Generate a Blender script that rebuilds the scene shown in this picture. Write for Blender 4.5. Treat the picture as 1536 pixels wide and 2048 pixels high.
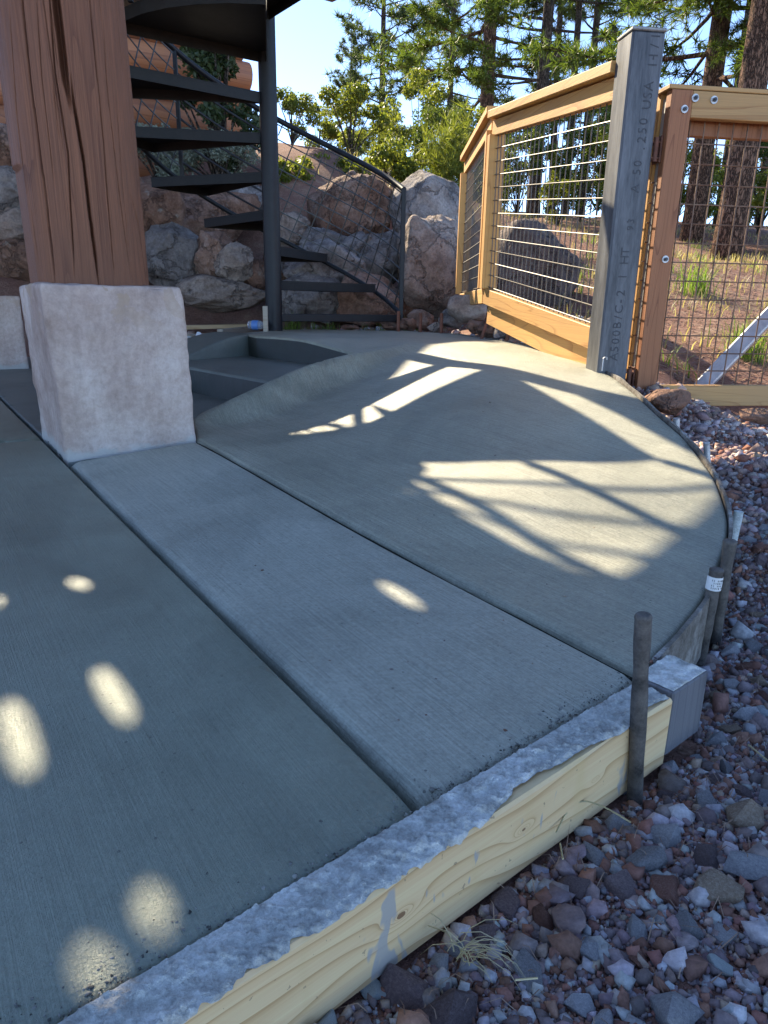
import bpy, bmesh, math, random
import numpy as np
from mathutils import Vector, Matrix, geometry

# ---------------------------------------------------------------- camera, sky, sun
for o in list(bpy.data.objects):
    bpy.data.objects.remove(o, do_unlink=True)
SC = bpy.context.scene
COL = SC.collection
PI = math.pi
R = math.radians

CAM_H, FPX, PITCH, ROLL = 0.45, 1400.0, R(16.9), R(1.0)
SUN_AZ, SUN_EL = R(-60.5), R(34.2)          # direction shadows run in plan, height of the sun
EXPOSURE = 2.2
_f = np.array([0, math.cos(PITCH), -math.sin(PITCH)])
_r0 = np.array([1.0, 0, 0]); _u0 = np.cross(_r0, _f)
_r = _r0 * math.cos(ROLL) + _u0 * math.sin(ROLL); _u = np.cross(_r, _f)
cam = bpy.data.cameras.new('camera'); cam_o = bpy.data.objects.new('camera', cam); COL.objects.link(cam_o)
cam.sensor_fit = 'VERTICAL'; cam.sensor_height = 24.0; cam.lens = FPX / 2048 * 24.0
cam.clip_start = 0.02; cam.clip_end = 600
m = Matrix.Identity(4)
for i in range(3):
    m[i][0] = _r[i]; m[i][1] = _u[i]; m[i][2] = -_f[i]
m[2][3] = CAM_H
cam_o.matrix_world = m
SC.camera = cam_o

SH = np.array([math.cos(SUN_AZ), math.sin(SUN_AZ)])       # plan direction of the shadows
SUN_DIR = np.array([-SH[0] * math.cos(SUN_EL), -SH[1] * math.cos(SUN_EL), math.sin(SUN_EL)])
W = bpy.data.worlds.new('World'); SC.world = W; W.use_nodes = True
nt = W.node_tree; bg = nt.nodes['Background']
sky = nt.nodes.new('ShaderNodeTexSky'); sky.sky_type = 'NISHITA'; sky.sun_disc = False
sky.sun_elevation = SUN_EL; sky.sun_rotation = math.atan2(SUN_DIR[0], SUN_DIR[1]) % (2 * PI)
sky.altitude = 2200; sky.air_density = 0.55; sky.dust_density = 0.2; sky.ozone_density = 1.3
nt.links.new(sky.outputs[0], bg.inputs[0]); bg.inputs[1].default_value = 0.12
sun = bpy.data.lights.new('sun', 'SUN'); sun.energy = 3.3; sun.angle = R(0.45); sun.color = (1.0, 0.86, 0.63)
sun_o = bpy.data.objects.new('sun', sun); COL.objects.link(sun_o)
sun_o.rotation_mode = 'QUATERNION'
sun_o.rotation_quaternion = Vector(SUN_DIR).to_track_quat('Z', 'Y'); sun_o.location = (0, 0, 20)
vs = SC.view_settings
vs.view_transform = 'Standard'; vs.look = 'None'; vs.exposure = EXPOSURE; vs.gamma = 1.0
try: vs.use_curve_mapping = False
except Exception: pass

# ---------------------------------------------------------------- photo geometry helpers
def ray(x, y):
    return _f + (x - 768.0) / FPX * _r - (y - 1024.0) / FPX * _u
def atz(x, y, z):                       # point seen at photo pixel x,y, at height z
    d = ray(x, y); t = (z - CAM_H) / d[2]; return np.array([0, 0, CAM_H]) + t * d
def aty(x, y, Y):                       # point seen at photo pixel x,y, at distance Y in front
    d = ray(x, y); return np.array([0, 0, CAM_H]) + d * (Y / d[1])
def pxm(Y): return Y / FPX              # metres per photo pixel at distance Y (roughly)
AX = np.array([math.cos(R(-55.8)), math.sin(R(-55.8))])   # along the slab joints, towards the camera
NX = np.array([-AX[1], AX[0]])                            # across the joints, to the right
def an(a, n): return AX * a + NX * n                      # slab coordinates -> plan

# ---------------------------------------------------------------- noise
def mk_noise(seed, n=14, fmax=1.0):
    g = np.random.default_rng(seed)
    K = g.normal(size=(n, 3)); K /= np.linalg.norm(K, axis=1)[:, None]
    K *= (g.uniform(.35, 1.0, n) * fmax * 2 * PI)[:, None]; ph = g.uniform(0, 2 * PI, n)
    def f(p):
        p = np.atleast_2d(p)
        return np.sin(p @ K.T + ph).sum(1) / math.sqrt(n)
    return f

# ---------------------------------------------------------------- mesh helpers
def new_mesh(name, V, F, smooth=False):
    me = bpy.data.meshes.new(name)
    V = np.asarray(V, dtype=np.float32)
    if isinstance(F, np.ndarray) and F.ndim == 2:
        k = F.shape[1]; nf = len(F)
        me.vertices.add(len(V)); me.vertices.foreach_set('co', V.ravel())
        me.loops.add(nf * k); me.loops.foreach_set('vertex_index', F.astype(np.int32).ravel())
        me.polygons.add(nf); me.polygons.foreach_set('loop_start', np.arange(0, nf * k, k, dtype=np.int32))
        me.update(calc_edges=True)
    else:
        me.from_pydata([tuple(map(float, v)) for v in V], [], [tuple(int(i) for i in f) for f in F]); me.update()
    if smooth:
        me.polygons.foreach_set('use_smooth', np.ones(len(me.polygons), dtype=bool))
    return me

def worigin(o):
    p = np.zeros(3)
    while o is not None:
        p = p + np.array(o.location); o = o.parent
    return p

def obj(name, V, F, mat, parent=None, smooth=False, origin=None):
    """one mesh object; V in world coordinates; a child takes its thing's origin"""
    if origin is None: origin = worigin(parent) if parent is not None else np.zeros(3)
    V = np.asarray(V, float) - np.asarray(origin, float)
    me = new_mesh(name, V, F, smooth)
    if mat is not None: me.materials.append(mat)
    o = bpy.data.objects.new(name, me); COL.objects.link(o)
    if parent is not None: o.parent = parent; o.location = np.asarray(origin) - worigin(parent)
    else: o.location = origin
    return o

def tag(o, label=None, cat=None, group=None, kind=None):
    if label: o['label'] = label
    if cat: o['category'] = cat
    if group: o['group'] = group
    if kind: o['kind'] = kind
    return o

def thing(name, loc, label, cat, group=None):
    o = bpy.data.objects.new(name, None); COL.objects.link(o); o.location = loc
    o.empty_display_size = 0.05
    return tag(o, label, cat, group)

def copy_tree(o, parent=None):
    c = o.copy(); COL.objects.link(c); c.parent = parent
    for ch in list(o.children): copy_tree(ch, c)
    return c

class MB:
    """collects shapes into one mesh"""
    def __init__(s): s.V = []; s.F = []; s.n = 0
    def add(s, V, F):
        V = np.asarray(V, float)
        s.V.append(V); s.F += [tuple(i + s.n for i in f) for f in F]; s.n += len(V)
    def box(s, c, size, ax=None, bev=0.0):
        """box at centre c, size along the three axes given as rows of ax, bevelled edges"""
        ax = np.eye(3) if ax is None else np.asarray(ax, float)
        h = np.asarray(size, float) / 2; c = np.asarray(c, float)
        if bev <= 0:
            P = [(x, y, z) for x in (-1, 1) for y in (-1, 1) for z in (-1, 1)]
            V = np.array([c + (np.array(p) * h) @ ax for p in P])
            F = [(0, 1, 3, 2), (4, 6, 7, 5), (0, 4, 5, 1), (2, 3, 7, 6), (0, 2, 6, 4), (1, 5, 7, 3)]
            s.add(V, F); return
        V = []; idx = {}
        for p in [(x, y, z) for x in (-1, 1) for y in (-1, 1) for z in (-1, 1)]:
            for k in range(3):
                q = np.array(p) * (h - bev); q[k] = p[k] * h[k]
                idx[p, k] = len(V); V.append(c + q @ ax)
        F = []
        for k in range(3):
            a, b = [i for i in range(3) if i != k]
            for sg in (-1, 1):
                f = []
                for u, v in ((-1, -1), (1, -1), (1, 1), (-1, 1)):
                    p = [0, 0, 0]; p[k] = sg; p[a] = u; p[b] = v; f.append(idx[tuple(p), k])
                F.append(f if (sg > 0) == (k != 1) else f[::-1])
        for k in range(3):
            a, b = [i for i in range(3) if i != k]
            for u in (-1, 1):
                for v in (-1, 1):
                    p0 = [0, 0, 0]; p1 = [0, 0, 0]; p0[k] = -1; p1[k] = 1
                    for p in (p0, p1): p[a] = u; p[b] = v
                    f = [idx[tuple(p0), a], idx[tuple(p1), a], idx[tuple(p1), b], idx[tuple(p0), b]]
                    F.append(f)
        for p in [(x, y, z) for x in (-1, 1) for y in (-1, 1) for z in (-1, 1)]:
            F.append([idx[p, 0], idx[p, 1], idx[p, 2]])
        s.add(V, F)
    def bar(s, a, b, w, h, up=(0, 0, 1), bev=0.0):
        """straight bar from a to b, w wide, h tall along up"""
        a = np.asarray(a, float); b = np.asarray(b, float); d = b - a; L = np.linalg.norm(d); d /= L
        up = np.asarray(up, float); si = np.cross(d, up); si /= np.linalg.norm(si); u2 = np.cross(si, d)
        s.box((a + b) / 2, (L, w, h), np.array([d, si, u2]), bev)
    def tube(s, pts, rad, n=8, cap=True):
        pts = np.asarray(pts, float); m = len(pts)
        rad = np.full(m, rad) if np.isscalar(rad) else np.asarray(rad)
        T = np.gradient(pts, axis=0); T /= np.linalg.norm(T, axis=1)[:, None]
        ref = np.array([0, 0, 1.0]) if abs(T[0][2]) < .9 else np.array([1.0, 0, 0])
        V = []; a = np.linspace(0, 2 * PI, n, endpoint=False)
        for i in range(m):
            s1 = np.cross(T[i], ref); nn = np.linalg.norm(s1)
            if nn < 1e-6: s1 = np.array([1.0, 0, 0]); nn = 1
            s1 /= nn; s2 = np.cross(s1, T[i])
            V += list(pts[i] + rad[i] * (np.outer(np.cos(a), s1) + np.outer(np.sin(a), s2)))
        F = []
        for i in range(m - 1):
            for j in range(n):
                k = (j + 1) % n
                F.append((i * n + j, i * n + k, (i + 1) * n + k, (i + 1) * n + j))
        if cap:
            F.append(tuple(range(n))[::-1]); F.append(tuple((m - 1) * n + j for j in range(n)))
        s.add(V, F)
    def build(s, name, mat, parent=None, smooth=False, origin=None):
        o = obj(name, np.concatenate(s.V), s.F, mat, parent, smooth, origin)
        return o

def fix_normals(o):
    bm = bmesh.new(); bm.from_mesh(o.data); bmesh.ops.recalc_face_normals(bm, faces=bm.faces); bm.to_mesh(o.data); bm.free()

def auto_smooth(o, deg=35):
    me = o.data
    me.polygons.foreach_set('use_smooth', np.ones(len(me.polygons), dtype=bool))
    try: me.set_sharp_from_angle(angle=R(deg))
    except Exception: pass

_ICO = {}
def ico(sub):
    if sub not in _ICO:
        bm = bmesh.new(); bmesh.ops.create_icosphere(bm, subdivisions=sub, radius=1.0)
        V = np.array([v.co[:] for v in bm.verts]); V /= np.linalg.norm(V, axis=1)[:, None]
        F = np.array([[v.index for v in f.verts] for f in bm.faces]); bm.free(); _ICO[sub] = (V, F)
    return _ICO[sub]

def rock_shape(seed, sub=4, planes=11, sharp=16, rough=.03, fine=.012, dmin=.62):
    g = np.random.default_rng(seed); D, F = ico(sub)
    N = g.normal(size=(planes, 3)); N = np.vstack([N, np.eye(3), -np.eye(3)]); N /= np.linalg.norm(N, axis=1)[:, None]
    d = np.concatenate([g.uniform(dmin, 1.0, planes), g.uniform(.8, 1.0, 6)])
    q = np.maximum(D @ N.T, 1e-4) / d
    r = (q ** sharp).sum(1) ** (-1.0 / sharp)
    n1 = mk_noise(seed + 1, 12, .55); n2 = mk_noise(seed + 2, 16, 2.2); n3 = mk_noise(seed + 3, 16, 5.0)
    P = D * r[:, None]
    r = r * (1 + .05 * n1(D) + rough * n2(P) + fine * n3(P))
    return D * r[:, None], F

def hull_shape(seed, npts=12, cuts=0, soften=0, rough=0.0, rmin=.72):
    """angular broken stone: convex hull of a few points, optionally cut finer, arrises softened and roughened"""
    g = np.random.default_rng(seed); P = g.normal(size=(npts, 3)); P /= np.linalg.norm(P, axis=1)[:, None]; P *= g.uniform(rmin, 1.0, npts)[:, None]
    for _ in range(12):                                   # spread the corners a little
        d = P[:, None] - P[None]; r_ = np.linalg.norm(d, axis=2) + 1e-6; f = (d / r_[..., None] ** 3).sum(1); l0 = np.linalg.norm(P, axis=1)[:, None]
        P = P + f * .02; P = P / np.linalg.norm(P, axis=1)[:, None] * l0
    bm = bmesh.new(); vs_ = [bm.verts.new(p) for p in P]
    r = bmesh.ops.convex_hull(bm, input=vs_); bmesh.ops.delete(bm, geom=[e for e in r['geom_interior'] if isinstance(e, bmesh.types.BMVert)], context='VERTS')
    bmesh.ops.triangulate(bm, faces=bm.faces[:])
    if cuts:
        bmesh.ops.subdivide_edges(bm, edges=bm.edges[:], cuts=cuts, use_grid_fill=True); bmesh.ops.triangulate(bm, faces=bm.faces[:])
    for _ in range(soften): bmesh.ops.smooth_vert(bm, verts=bm.verts[:], factor=.5, use_axis_x=True, use_axis_y=True, use_axis_z=True)
    bmesh.ops.recalc_face_normals(bm, faces=bm.faces[:]); bm.normal_update()
    V = np.array([v.co[:] for v in bm.verts]); N = np.array([v.normal[:] for v in bm.verts]); F = np.array([[v.index for v in f.verts] for f in bm.faces]); bm.free()
    if rough:
        n1 = mk_noise(seed + 1, 12, .6); n2 = mk_noise(seed + 2, 16, 1.8); n3 = mk_noise(seed + 3, 18, 4.5); n4 = mk_noise(seed + 4, 18, 10)
        V = V + N * (rough * (1.2 * n1(V) + .7 * n2(V) - .5 * np.abs(n3(V)) + .22 * n4(V)))[:, None]
    return V, F

def rotmat(g, n):
    q = g.normal(size=(n, 4)); q /= np.linalg.norm(q, axis=1)[:, None]
    w, x, y, z = q.T
    return np.stack([1-2*(y*y+z*z), 2*(x*y-z*w), 2*(x*z+y*w), 2*(x*y+z*w), 1-2*(x*x+z*z), 2*(y*z-x*w),
                     2*(x*z-y*w), 2*(y*z+x*w), 1-2*(x*x+y*y)], 1).reshape(n, 3, 3)

class TPS:
    def __init__(s, P):
        P = np.asarray(P, float); X = P[:, :2]; z = P[:, 2]; n = len(P)
        A = np.zeros((n + 3, n + 3)); A[:n, :n] = s.k(X, X) + 1e-6 * np.eye(n)
        A[:n, n] = 1; A[:n, n+1:] = X; A[n, :n] = 1; A[n+1:, :n] = X.T
        s.w = np.linalg.solve(A, np.concatenate([z, np.zeros(3)])); s.X = X
    def k(s, A, B):
        d2 = ((A[:, None, :] - B[None]) ** 2).sum(2); return np.where(d2 > 1e-12, .5 * d2 * np.log(d2 + 1e-20), 0)
    def __call__(s, q):
        q = np.atleast_2d(np.asarray(q, float))[:, :2]
        out = np.empty(len(q))
        for i in range(0, len(q), 20000):
            c = q[i:i+20000]
            out[i:i+20000] = s.k(c, s.X) @ s.w[:-3] + s.w[-3] + c @ s.w[-2:]
        return out

def smoothstep(a, b, x):
    t = np.clip((x - a) / (b - a), 0, 1); return t * t * (3 - 2 * t)

def in_poly(P, poly):
    P = np.atleast_2d(P); x, y = P[:, 0], P[:, 1]; ins = np.zeros(len(P), bool); n = len(poly)
    for i in range(n):
        x0, y0 = poly[i][:2]; x1, y1 = poly[(i + 1) % n][:2]
        c = ((y0 > y) != (y1 > y)) & (x < (x1 - x0) * (y - y0) / ((y1 - y0) if y1 != y0 else 1e-12) + x0)
        ins ^= c
    return ins
def dist_poly(P, poly):
    P = np.atleast_2d(P); best = np.full(len(P), 1e9); n = len(poly)
    for i in range(n):
        a = np.asarray(poly[i][:2], float); b = np.asarray(poly[(i + 1) % n][:2], float); ab = b - a
        t = np.clip(((P - a) @ ab) / max(ab @ ab, 1e-12), 0, 1)
        best = np.minimum(best, np.linalg.norm(P - a - t[:, None] * ab, axis=1))
    return best
def resample(poly, step, closed=True):
    out = []; n = len(poly)
    for i in range(n if closed else n - 1):
        a = np.asarray(poly[i], float); b = np.asarray(poly[(i + 1) % n], float)
        k = max(1, int(round(np.linalg.norm(b - a) / step)))
        out += [a + (b - a) * j / k for j in range(k)]
    if not closed: out.append(np.asarray(poly[-1], float))
    return out
def catmull(P, k=8):
    P = [np.asarray(p, float) for p in P]; Q = [2 * P[0] - P[1]] + P + [2 * P[-1] - P[-2]]; out = []
    for i in range(1, len(Q) - 2):
        p0, p1, p2, p3 = Q[i-1:i+3]
        for j in range(k):
            t = j / k
            out.append(.5 * (2*p1 + (p2-p0)*t + (2*p0-5*p1+4*p2-p3)*t*t + (3*p1-p0-3*p2+p3)*t**3))
    out.append(P[-1]); return out

def slab(name, outline, zf, mat, bottom, grid=.04, rad=.012, edge=.03, parent=None, step=None, side=None):
    """cast concrete: a top that follows zf inside the outline, rounded arrises, and sides down to bottom"""
    outl = resample([np.asarray(p[:2], float) for p in outline], step or edge)
    area = sum(outl[i][0]*outl[(i+1) % len(outl)][1] - outl[(i+1) % len(outl)][0]*outl[i][1] for i in range(len(outl)))
    if area < 0: outl = outl[::-1]
    O = np.array(outl); n = len(O)
    T = np.roll(O, -1, 0) - np.roll(O, 1, 0); T /= np.linalg.norm(T, axis=1)[:, None] + 1e-9
    inn = np.stack([-T[:, 1], T[:, 0]], 1)
    pts = [O]
    for d in (.25, .6, 1.0):
        q = O + inn * rad * d
        ok = in_poly(q, O) & (dist_poly(q, O) > rad * d * .8); pts.append(q[ok])
    lo = O.min(0); hi = O.max(0)
    gx, gy = np.meshgrid(np.arange(lo[0], hi[0], grid), np.arange(lo[1], hi[1], grid))
    q = np.stack([gx.ravel(), gy.ravel()], 1)
    ok = in_poly(q, O); q = q[ok]; q = q[dist_poly(q, O) > rad * 1.6]; pts.append(q)
    P = np.concatenate(pts)
    r = geometry.delaunay_2d_cdt([Vector(p) for p in P], [(i, (i + 1) % n) for i in range(n)], [list(range(n))], 1, 1e-6)
    PV = np.array([v[:] for v in r[0]]); F = [tuple(f) for f in r[2]]
    z = zf(PV); d = dist_poly(PV, O)
    t = np.clip((rad - d) / rad, 0, 1); z = z - rad * (1 - np.sqrt(np.maximum(0, 1 - t * t)))
    V = np.column_stack([PV, z]); idx = []
    for p in O: idx.append(int(np.argmin(((PV - p) ** 2).sum(1))))
    nv = len(V); low = V[idx].copy(); low[:, 2] = bottom
    V = np.vstack([V, low])
    for i in range(n):
        j = (i + 1) % n
        if idx[i] != idx[j]: F.append((idx[i], nv + i, nv + j, idx[j]))
    o = obj(name, V, F, mat, parent)
    if side is not None:
        o.data.materials.append(side)
        for p in o.data.polygons:
            if len(p.vertices) == 4 and max(p.vertices) >= nv: p.material_index = 1
    auto_smooth(o, 50)
    return o

# ---------------------------------------------------------------- materials
def mat(name):
    m = bpy.data.materials.new(name); m.use_nodes = True
    b = m.node_tree.nodes['Principled BSDF']; return m, m.node_tree, b
def nd(t, typ, **kw):
    n = t.nodes.new(typ)
    for k, v in kw.items():
        if k in n.inputs: n.inputs[k].default_value = v
        else: setattr(n, k, v)
    return n
def ramp(t, fac, stops):
    r = t.nodes.new('ShaderNodeValToRGB'); e = r.color_ramp.elements
    while len(e) > 1: e.remove(e[-1])
    e[0].position = stops[0][0]; e[0].color = (*stops[0][1], 1)
    for p, c in stops[1:]:
        k = e.new(p); k.color = (*c, 1)
    t.links.new(fac, r.inputs[0]); return r.outputs[0]
def coords(t, scale=(1, 1, 1), rot=(0, 0, 0), src='Object', vec=None):
    mp = t.nodes.new('ShaderNodeMapping'); mp.inputs['Scale'].default_value = scale; mp.inputs['Rotation'].default_value = rot
    if vec is None:
        tc = t.nodes.new('ShaderNodeTexCoord'); vec = tc.outputs[src]
    t.links.new(vec, mp.inputs[0]); return mp.outputs[0]
def noise(t, vec, scale, detail=4, rough=.55, dist=0.0):
    n = t.nodes.new('ShaderNodeTexNoise'); n.inputs['Scale'].default_value = scale
    n.inputs['Detail'].default_value = detail; n.inputs['Roughness'].default_value = rough; n.inputs['Distortion'].default_value = dist
    t.links.new(vec, n.inputs['Vector']); return n.outputs['Fac']
def mix(t, fac, a, b, blend='MIX'):
    n = t.nodes.new('ShaderNodeMix'); n.data_type = 'RGBA'; n.blend_type = blend
    for s, v in ((0, fac), (6, a), (7, b)):
        if hasattr(v, 'links'): t.links.new(v, n.inputs[s])
        else: n.inputs[s].default_value = v if s == 0 else (*v, 1)
    return n.outputs[2]
def mth(t, op, a, b=0.0):
    n = t.nodes.new('ShaderNodeMath'); n.operation = op
    for i, v in enumerate((a, b)):
        if hasattr(v, 'links'): t.links.new(v, n.inputs[i])
        else: n.inputs[i].default_value = v
    return n.outputs[0]
def bump(t, b, h, dist=.01, strength=1.0, prev=None):
    n = t.nodes.new('ShaderNodeBump'); n.inputs['Strength'].default_value = strength; n.inputs['Distance'].default_value = dist
    t.links.new(h, n.inputs['Height'])
    if prev is not None: t.links.new(prev, n.inputs['Normal'])
    t.links.new(n.outputs[0], b.inputs['Normal']); return n.outputs[0]
def setc(t, b, c): t.links.new(c, b.inputs['Base Color'])

def m_concrete(name, c1, c2, rough=(.45, .75), broom=1.0, spec=.5):
    m, t, b = mat(name)
    v0 = coords(t); vb = coords(t, rot=(0, 0, R(55.8)))
    vb2 = coords(t, scale=(.35, 22.0, 1.0), vec=vb)
    big = noise(t, v0, 1.7, 6, .66, 1.1); med = noise(t, v0, 9, 6, .65); fine = noise(t, v0, 320, 3, .7)
    br = noise(t, vb2, 16, 6, .75)
    f = mth(t, 'ADD', mth(t, 'MULTIPLY', big, .75), mth(t, 'MULTIPLY', med, .35))
    c = ramp(t, f, [(.34, c1), (.72, c2)])
    c = mix(t, min(.9, .62 * broom), c, ramp(t, br, [(.32, (.28, .28, .28)), (.68, (.74, .74, .74))]), 'OVERLAY')
    spk = noise(t, v0, 130, 5, .8)
    c = mix(t, .38 * min(1, broom), c, ramp(t, spk, [(.34, (.22, .22, .22)), (.5, (.5, .5, .5)), (.68, (.72, .72, .72))]), 'OVERLAY')
    c = mix(t, .38, c, ramp(t, fine, [(.3, (.36, .36, .36)), (.7, (.64, .64, .64))]), 'OVERLAY')
    damp = noise(t, v0, 2.4, 7, .62, .9)
    c = mix(t, ramp(t, damp, [(.50, (0, 0, 0)), (.60, (.42, .42, .42))]), c, mix(t, 1.0, c, (.62, .65, .66), 'MULTIPLY'))
    # pits and grit
    pit = t.nodes.new('ShaderNodeTexVoronoi'); pit.inputs['Scale'].default_value = 55; t.links.new(v0, pit.inputs['Vector'])
    pm = mth(t, 'LESS_THAN', pit.outputs['Distance'], .09)
    pm = mth(t, 'MULTIPLY', pm, mth(t, 'GREATER_THAN', noise(t, v0, 5, 3), .52))
    c = mix(t, mth(t, 'MULTIPLY', pm, .6), c, (.03, .028, .027))
    setc(t, b, c)
    rr = t.nodes.new('ShaderNodeMapRange'); rr.inputs['From Min'].default_value = .3; rr.inputs['From Max'].default_value = .7
    rr.inputs['To Min'].default_value = rough[0]; rr.inputs['To Max'].default_value = rough[1]
    t.links.new(mth(t, 'ADD', mth(t, 'MULTIPLY', big, .6), mth(t, 'MULTIPLY', br, .4)), rr.inputs[0]); t.links.new(rr.outputs[0], b.inputs['Roughness'])
    b.inputs['Specular IOR Level'].default_value = spec
    h = mth(t, 'ADD', mth(t, 'MULTIPLY', br, broom), mth(t, 'MULTIPLY', fine, .5))
    n1 = bump(t, b, h, .0035, .9)
    bump(t, b, med, .006, .5, n1)
    return m

def m_rock(name, c1, c2, c3, scale=6.0, rnd=.0, grain=.5):
    m, t, b = mat(name)
    v = coords(t)
    oi = t.nodes.new('ShaderNodeObjectInfo')
    off = t.nodes.new('ShaderNodeVectorMath'); off.operation = 'ADD'
    sc = t.nodes.new('ShaderNodeVectorMath'); sc.operation = 'SCALE'; sc.inputs['Scale'].default_value = 37.0
    cx = t.nodes.new('ShaderNodeCombineXYZ'); t.links.new(oi.outputs['Random'], cx.inputs[0]); t.links.new(oi.outputs['Random'], cx.inputs[1])
    t.links.new(cx.outputs[0], sc.inputs[0]); t.links.new(v, off.inputs[0]); t.links.new(sc.outputs[0], off.inputs[1]); v = off.outputs[0]
    a = noise(t, v, scale * .45, 6, .62, .6); d = noise(t, v, scale * 3.5, 6, .7); e = noise(t, v, scale * 22, 4, .7)
    f = mth(t, 'ADD', mth(t, 'MULTIPLY', a, .8), mth(t, 'MULTIPLY', d, .3))
    c = ramp(t, f, [(.35, c1), (.56, c2), (.75, c3)])
    c = mix(t, grain, c, ramp(t, e, [(.3, (.25, .25, .25)), (.7, (.78, .78, .78))]), 'OVERLAY')
    c = mix(t, .4, c, ramp(t, d, [(.38, (.22, .2, .19)), (.55, (.6, .6, .6))]), 'OVERLAY')
    crk_h = None
    if scale < 5:
        wv = t.nodes.new('ShaderNodeVectorMath'); wv.operation = 'ADD'; cz = t.nodes.new('ShaderNodeCombineXYZ')
        for q_ in range(3): t.links.new(mth(t, 'MULTIPLY', noise(t, v, 3.0 + 1.7 * q_, 5, .65), .55), cz.inputs[q_])
        t.links.new(v, wv.inputs[0]); t.links.new(cz.outputs[0], wv.inputs[1])
        vo = t.nodes.new('ShaderNodeTexVoronoi'); vo.feature = 'DISTANCE_TO_EDGE'; vo.inputs['Scale'].default_value = 2.6; t.links.new(wv.outputs[0], vo.inputs['Vector'])
        crk_h = mth(t, 'MINIMUM', mth(t, 'MULTIPLY', vo.outputs['Distance'], 22.0), 1.0)
        c = mix(t, mth(t, 'MULTIPLY', mth(t, 'SUBTRACT', 1.0, crk_h), .32), c, (.05, .035, .028))
        lich = noise(t, v, 11, 5, .7)
        c = mix(t, ramp(t, lich, [(.6, (0, 0, 0)), (.68, (.45, .45, .45))]), c, (.34, .33, .28))
    if rnd > 0:
        hs = t.nodes.new('ShaderNodeHueSaturation'); t.links.new(c, hs.inputs['Color'])
        mr = t.nodes.new('ShaderNodeMapRange'); mr.inputs['To Min'].default_value = 1 - rnd; mr.inputs['To Max'].default_value = 1 + rnd
        t.links.new(oi.outputs['Random'], mr.inputs[0]); t.links.new(mr.outputs[0], hs.inputs['Value']); c = hs.outputs[0]
    setc(t, b, c); b.inputs['Roughness'].default_value = .88; b.inputs['Specular IOR Level'].default_value = .25
    n1 = bump(t, b, d, .05 / scale * 2, .8); n1 = bump(t, b, e, .012 / scale * 2, .7, n1)
    if crk_h is not None: bump(t, b, crk_h, .03, .7, n1)
    return m

def m_wood(name, cols, scale=1.0, axis=0, rough=.6, ringscale=26, bumpd=.0015, rnd=.12, spec=.35, fibmix=.3):
    """sawn softwood, the grain along the local axis"""
    m, t, b = mat(name)
    st = [7.0, 7.0, 7.0]; st[axis] = .55
    v = coords(t, scale=tuple(s * scale for s in st))
    oi = t.nodes.new('ShaderNodeObjectInfo')
    cx = t.nodes.new('ShaderNodeCombineXYZ')
    for i in range(3): t.links.new(mth(t, 'MULTIPLY', oi.outputs['Random'], 11.0 + 7 * i), cx.inputs[i])
    ad = t.nodes.new('ShaderNodeVectorMath'); ad.operation = 'ADD'; t.links.new(v, ad.inputs[0]); t.links.new(cx.outputs[0], ad.inputs[1]); v = ad.outputs[0]
    ring = noise(t, v, 1.1, 2, .4, .7)
    w = mth(t, 'FRACT', mth(t, 'MULTIPLY', ring, ringscale))
    w = mth(t, 'POWER', w, 2.2)
    fib = noise(t, coords(t, scale=(1, 14, 14) if axis == 0 else ((14, 1, 14) if axis == 1 else (14, 14, 1)), vec=v), 3.0, 4, .7)
    c = ramp(t, w, [(0, cols[0]), (.6, cols[0]), (1, cols[1])])
    c = mix(t, fibmix, c, ramp(t, fib, [(.3, (.22, .22, .22)), (.7, (.78, .78, .78))]), 'OVERLAY')
    big = noise(t, coords(t), 3.0, 4, .6)
    c = mix(t, ramp(t, big, [(.42, (0, 0, 0)), (.75, (.8, .8, .8))]), c, cols[2])
    hs = t.nodes.new('ShaderNodeHueSaturation'); t.links.new(c, hs.inputs['Color'])
    mr = t.nodes.new('ShaderNodeMapRange'); mr.inputs['To Min'].default_value = 1 - rnd; mr.inputs['To Max'].default_value = 1 + rnd
    t.links.new(oi.outputs['Random'], mr.inputs[0]); t.links.new(mr.outputs[0], hs.inputs['Value']); c = hs.outputs[0]
    setc(t, b, c); b.inputs['Roughness'].default_value = rough; b.inputs['Specular IOR Level'].default_value = spec
    n1 = bump(t, b, fib, bumpd, .6); bump(t, b, w, bumpd, -.35, n1)
    return m

def m_metal(name, c1, c2, rough=.5, metallic=.0, scale=20, bumpd=.0006, stretch=(1, 1, 1), spec=.5):
    m, t, b = mat(name)
    v = coords(t, scale=stretch); a = noise(t, v, scale, 5, .65, .3); d = noise(t, v, scale * 9, 3, .7)
    f = mth(t, 'ADD', mth(t, 'MULTIPLY', a, .75), mth(t, 'MULTIPLY', d, .25))
    setc(t, b, ramp(t, f, [(.35, c1), (.68, c2)]))
    b.inputs['Metallic'].default_value = metallic; b.inputs['Specular IOR Level'].default_value = spec
    mr = t.nodes.new('ShaderNodeMapRange'); mr.inputs['To Min'].default_value = rough - .12; mr.inputs['To Max'].default_value = rough + .15
    t.links.new(a, mr.inputs[0]); t.links.new(mr.outputs[0], b.inputs['Roughness'])
    bump(t, b, d, bumpd, .6); return m

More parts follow.
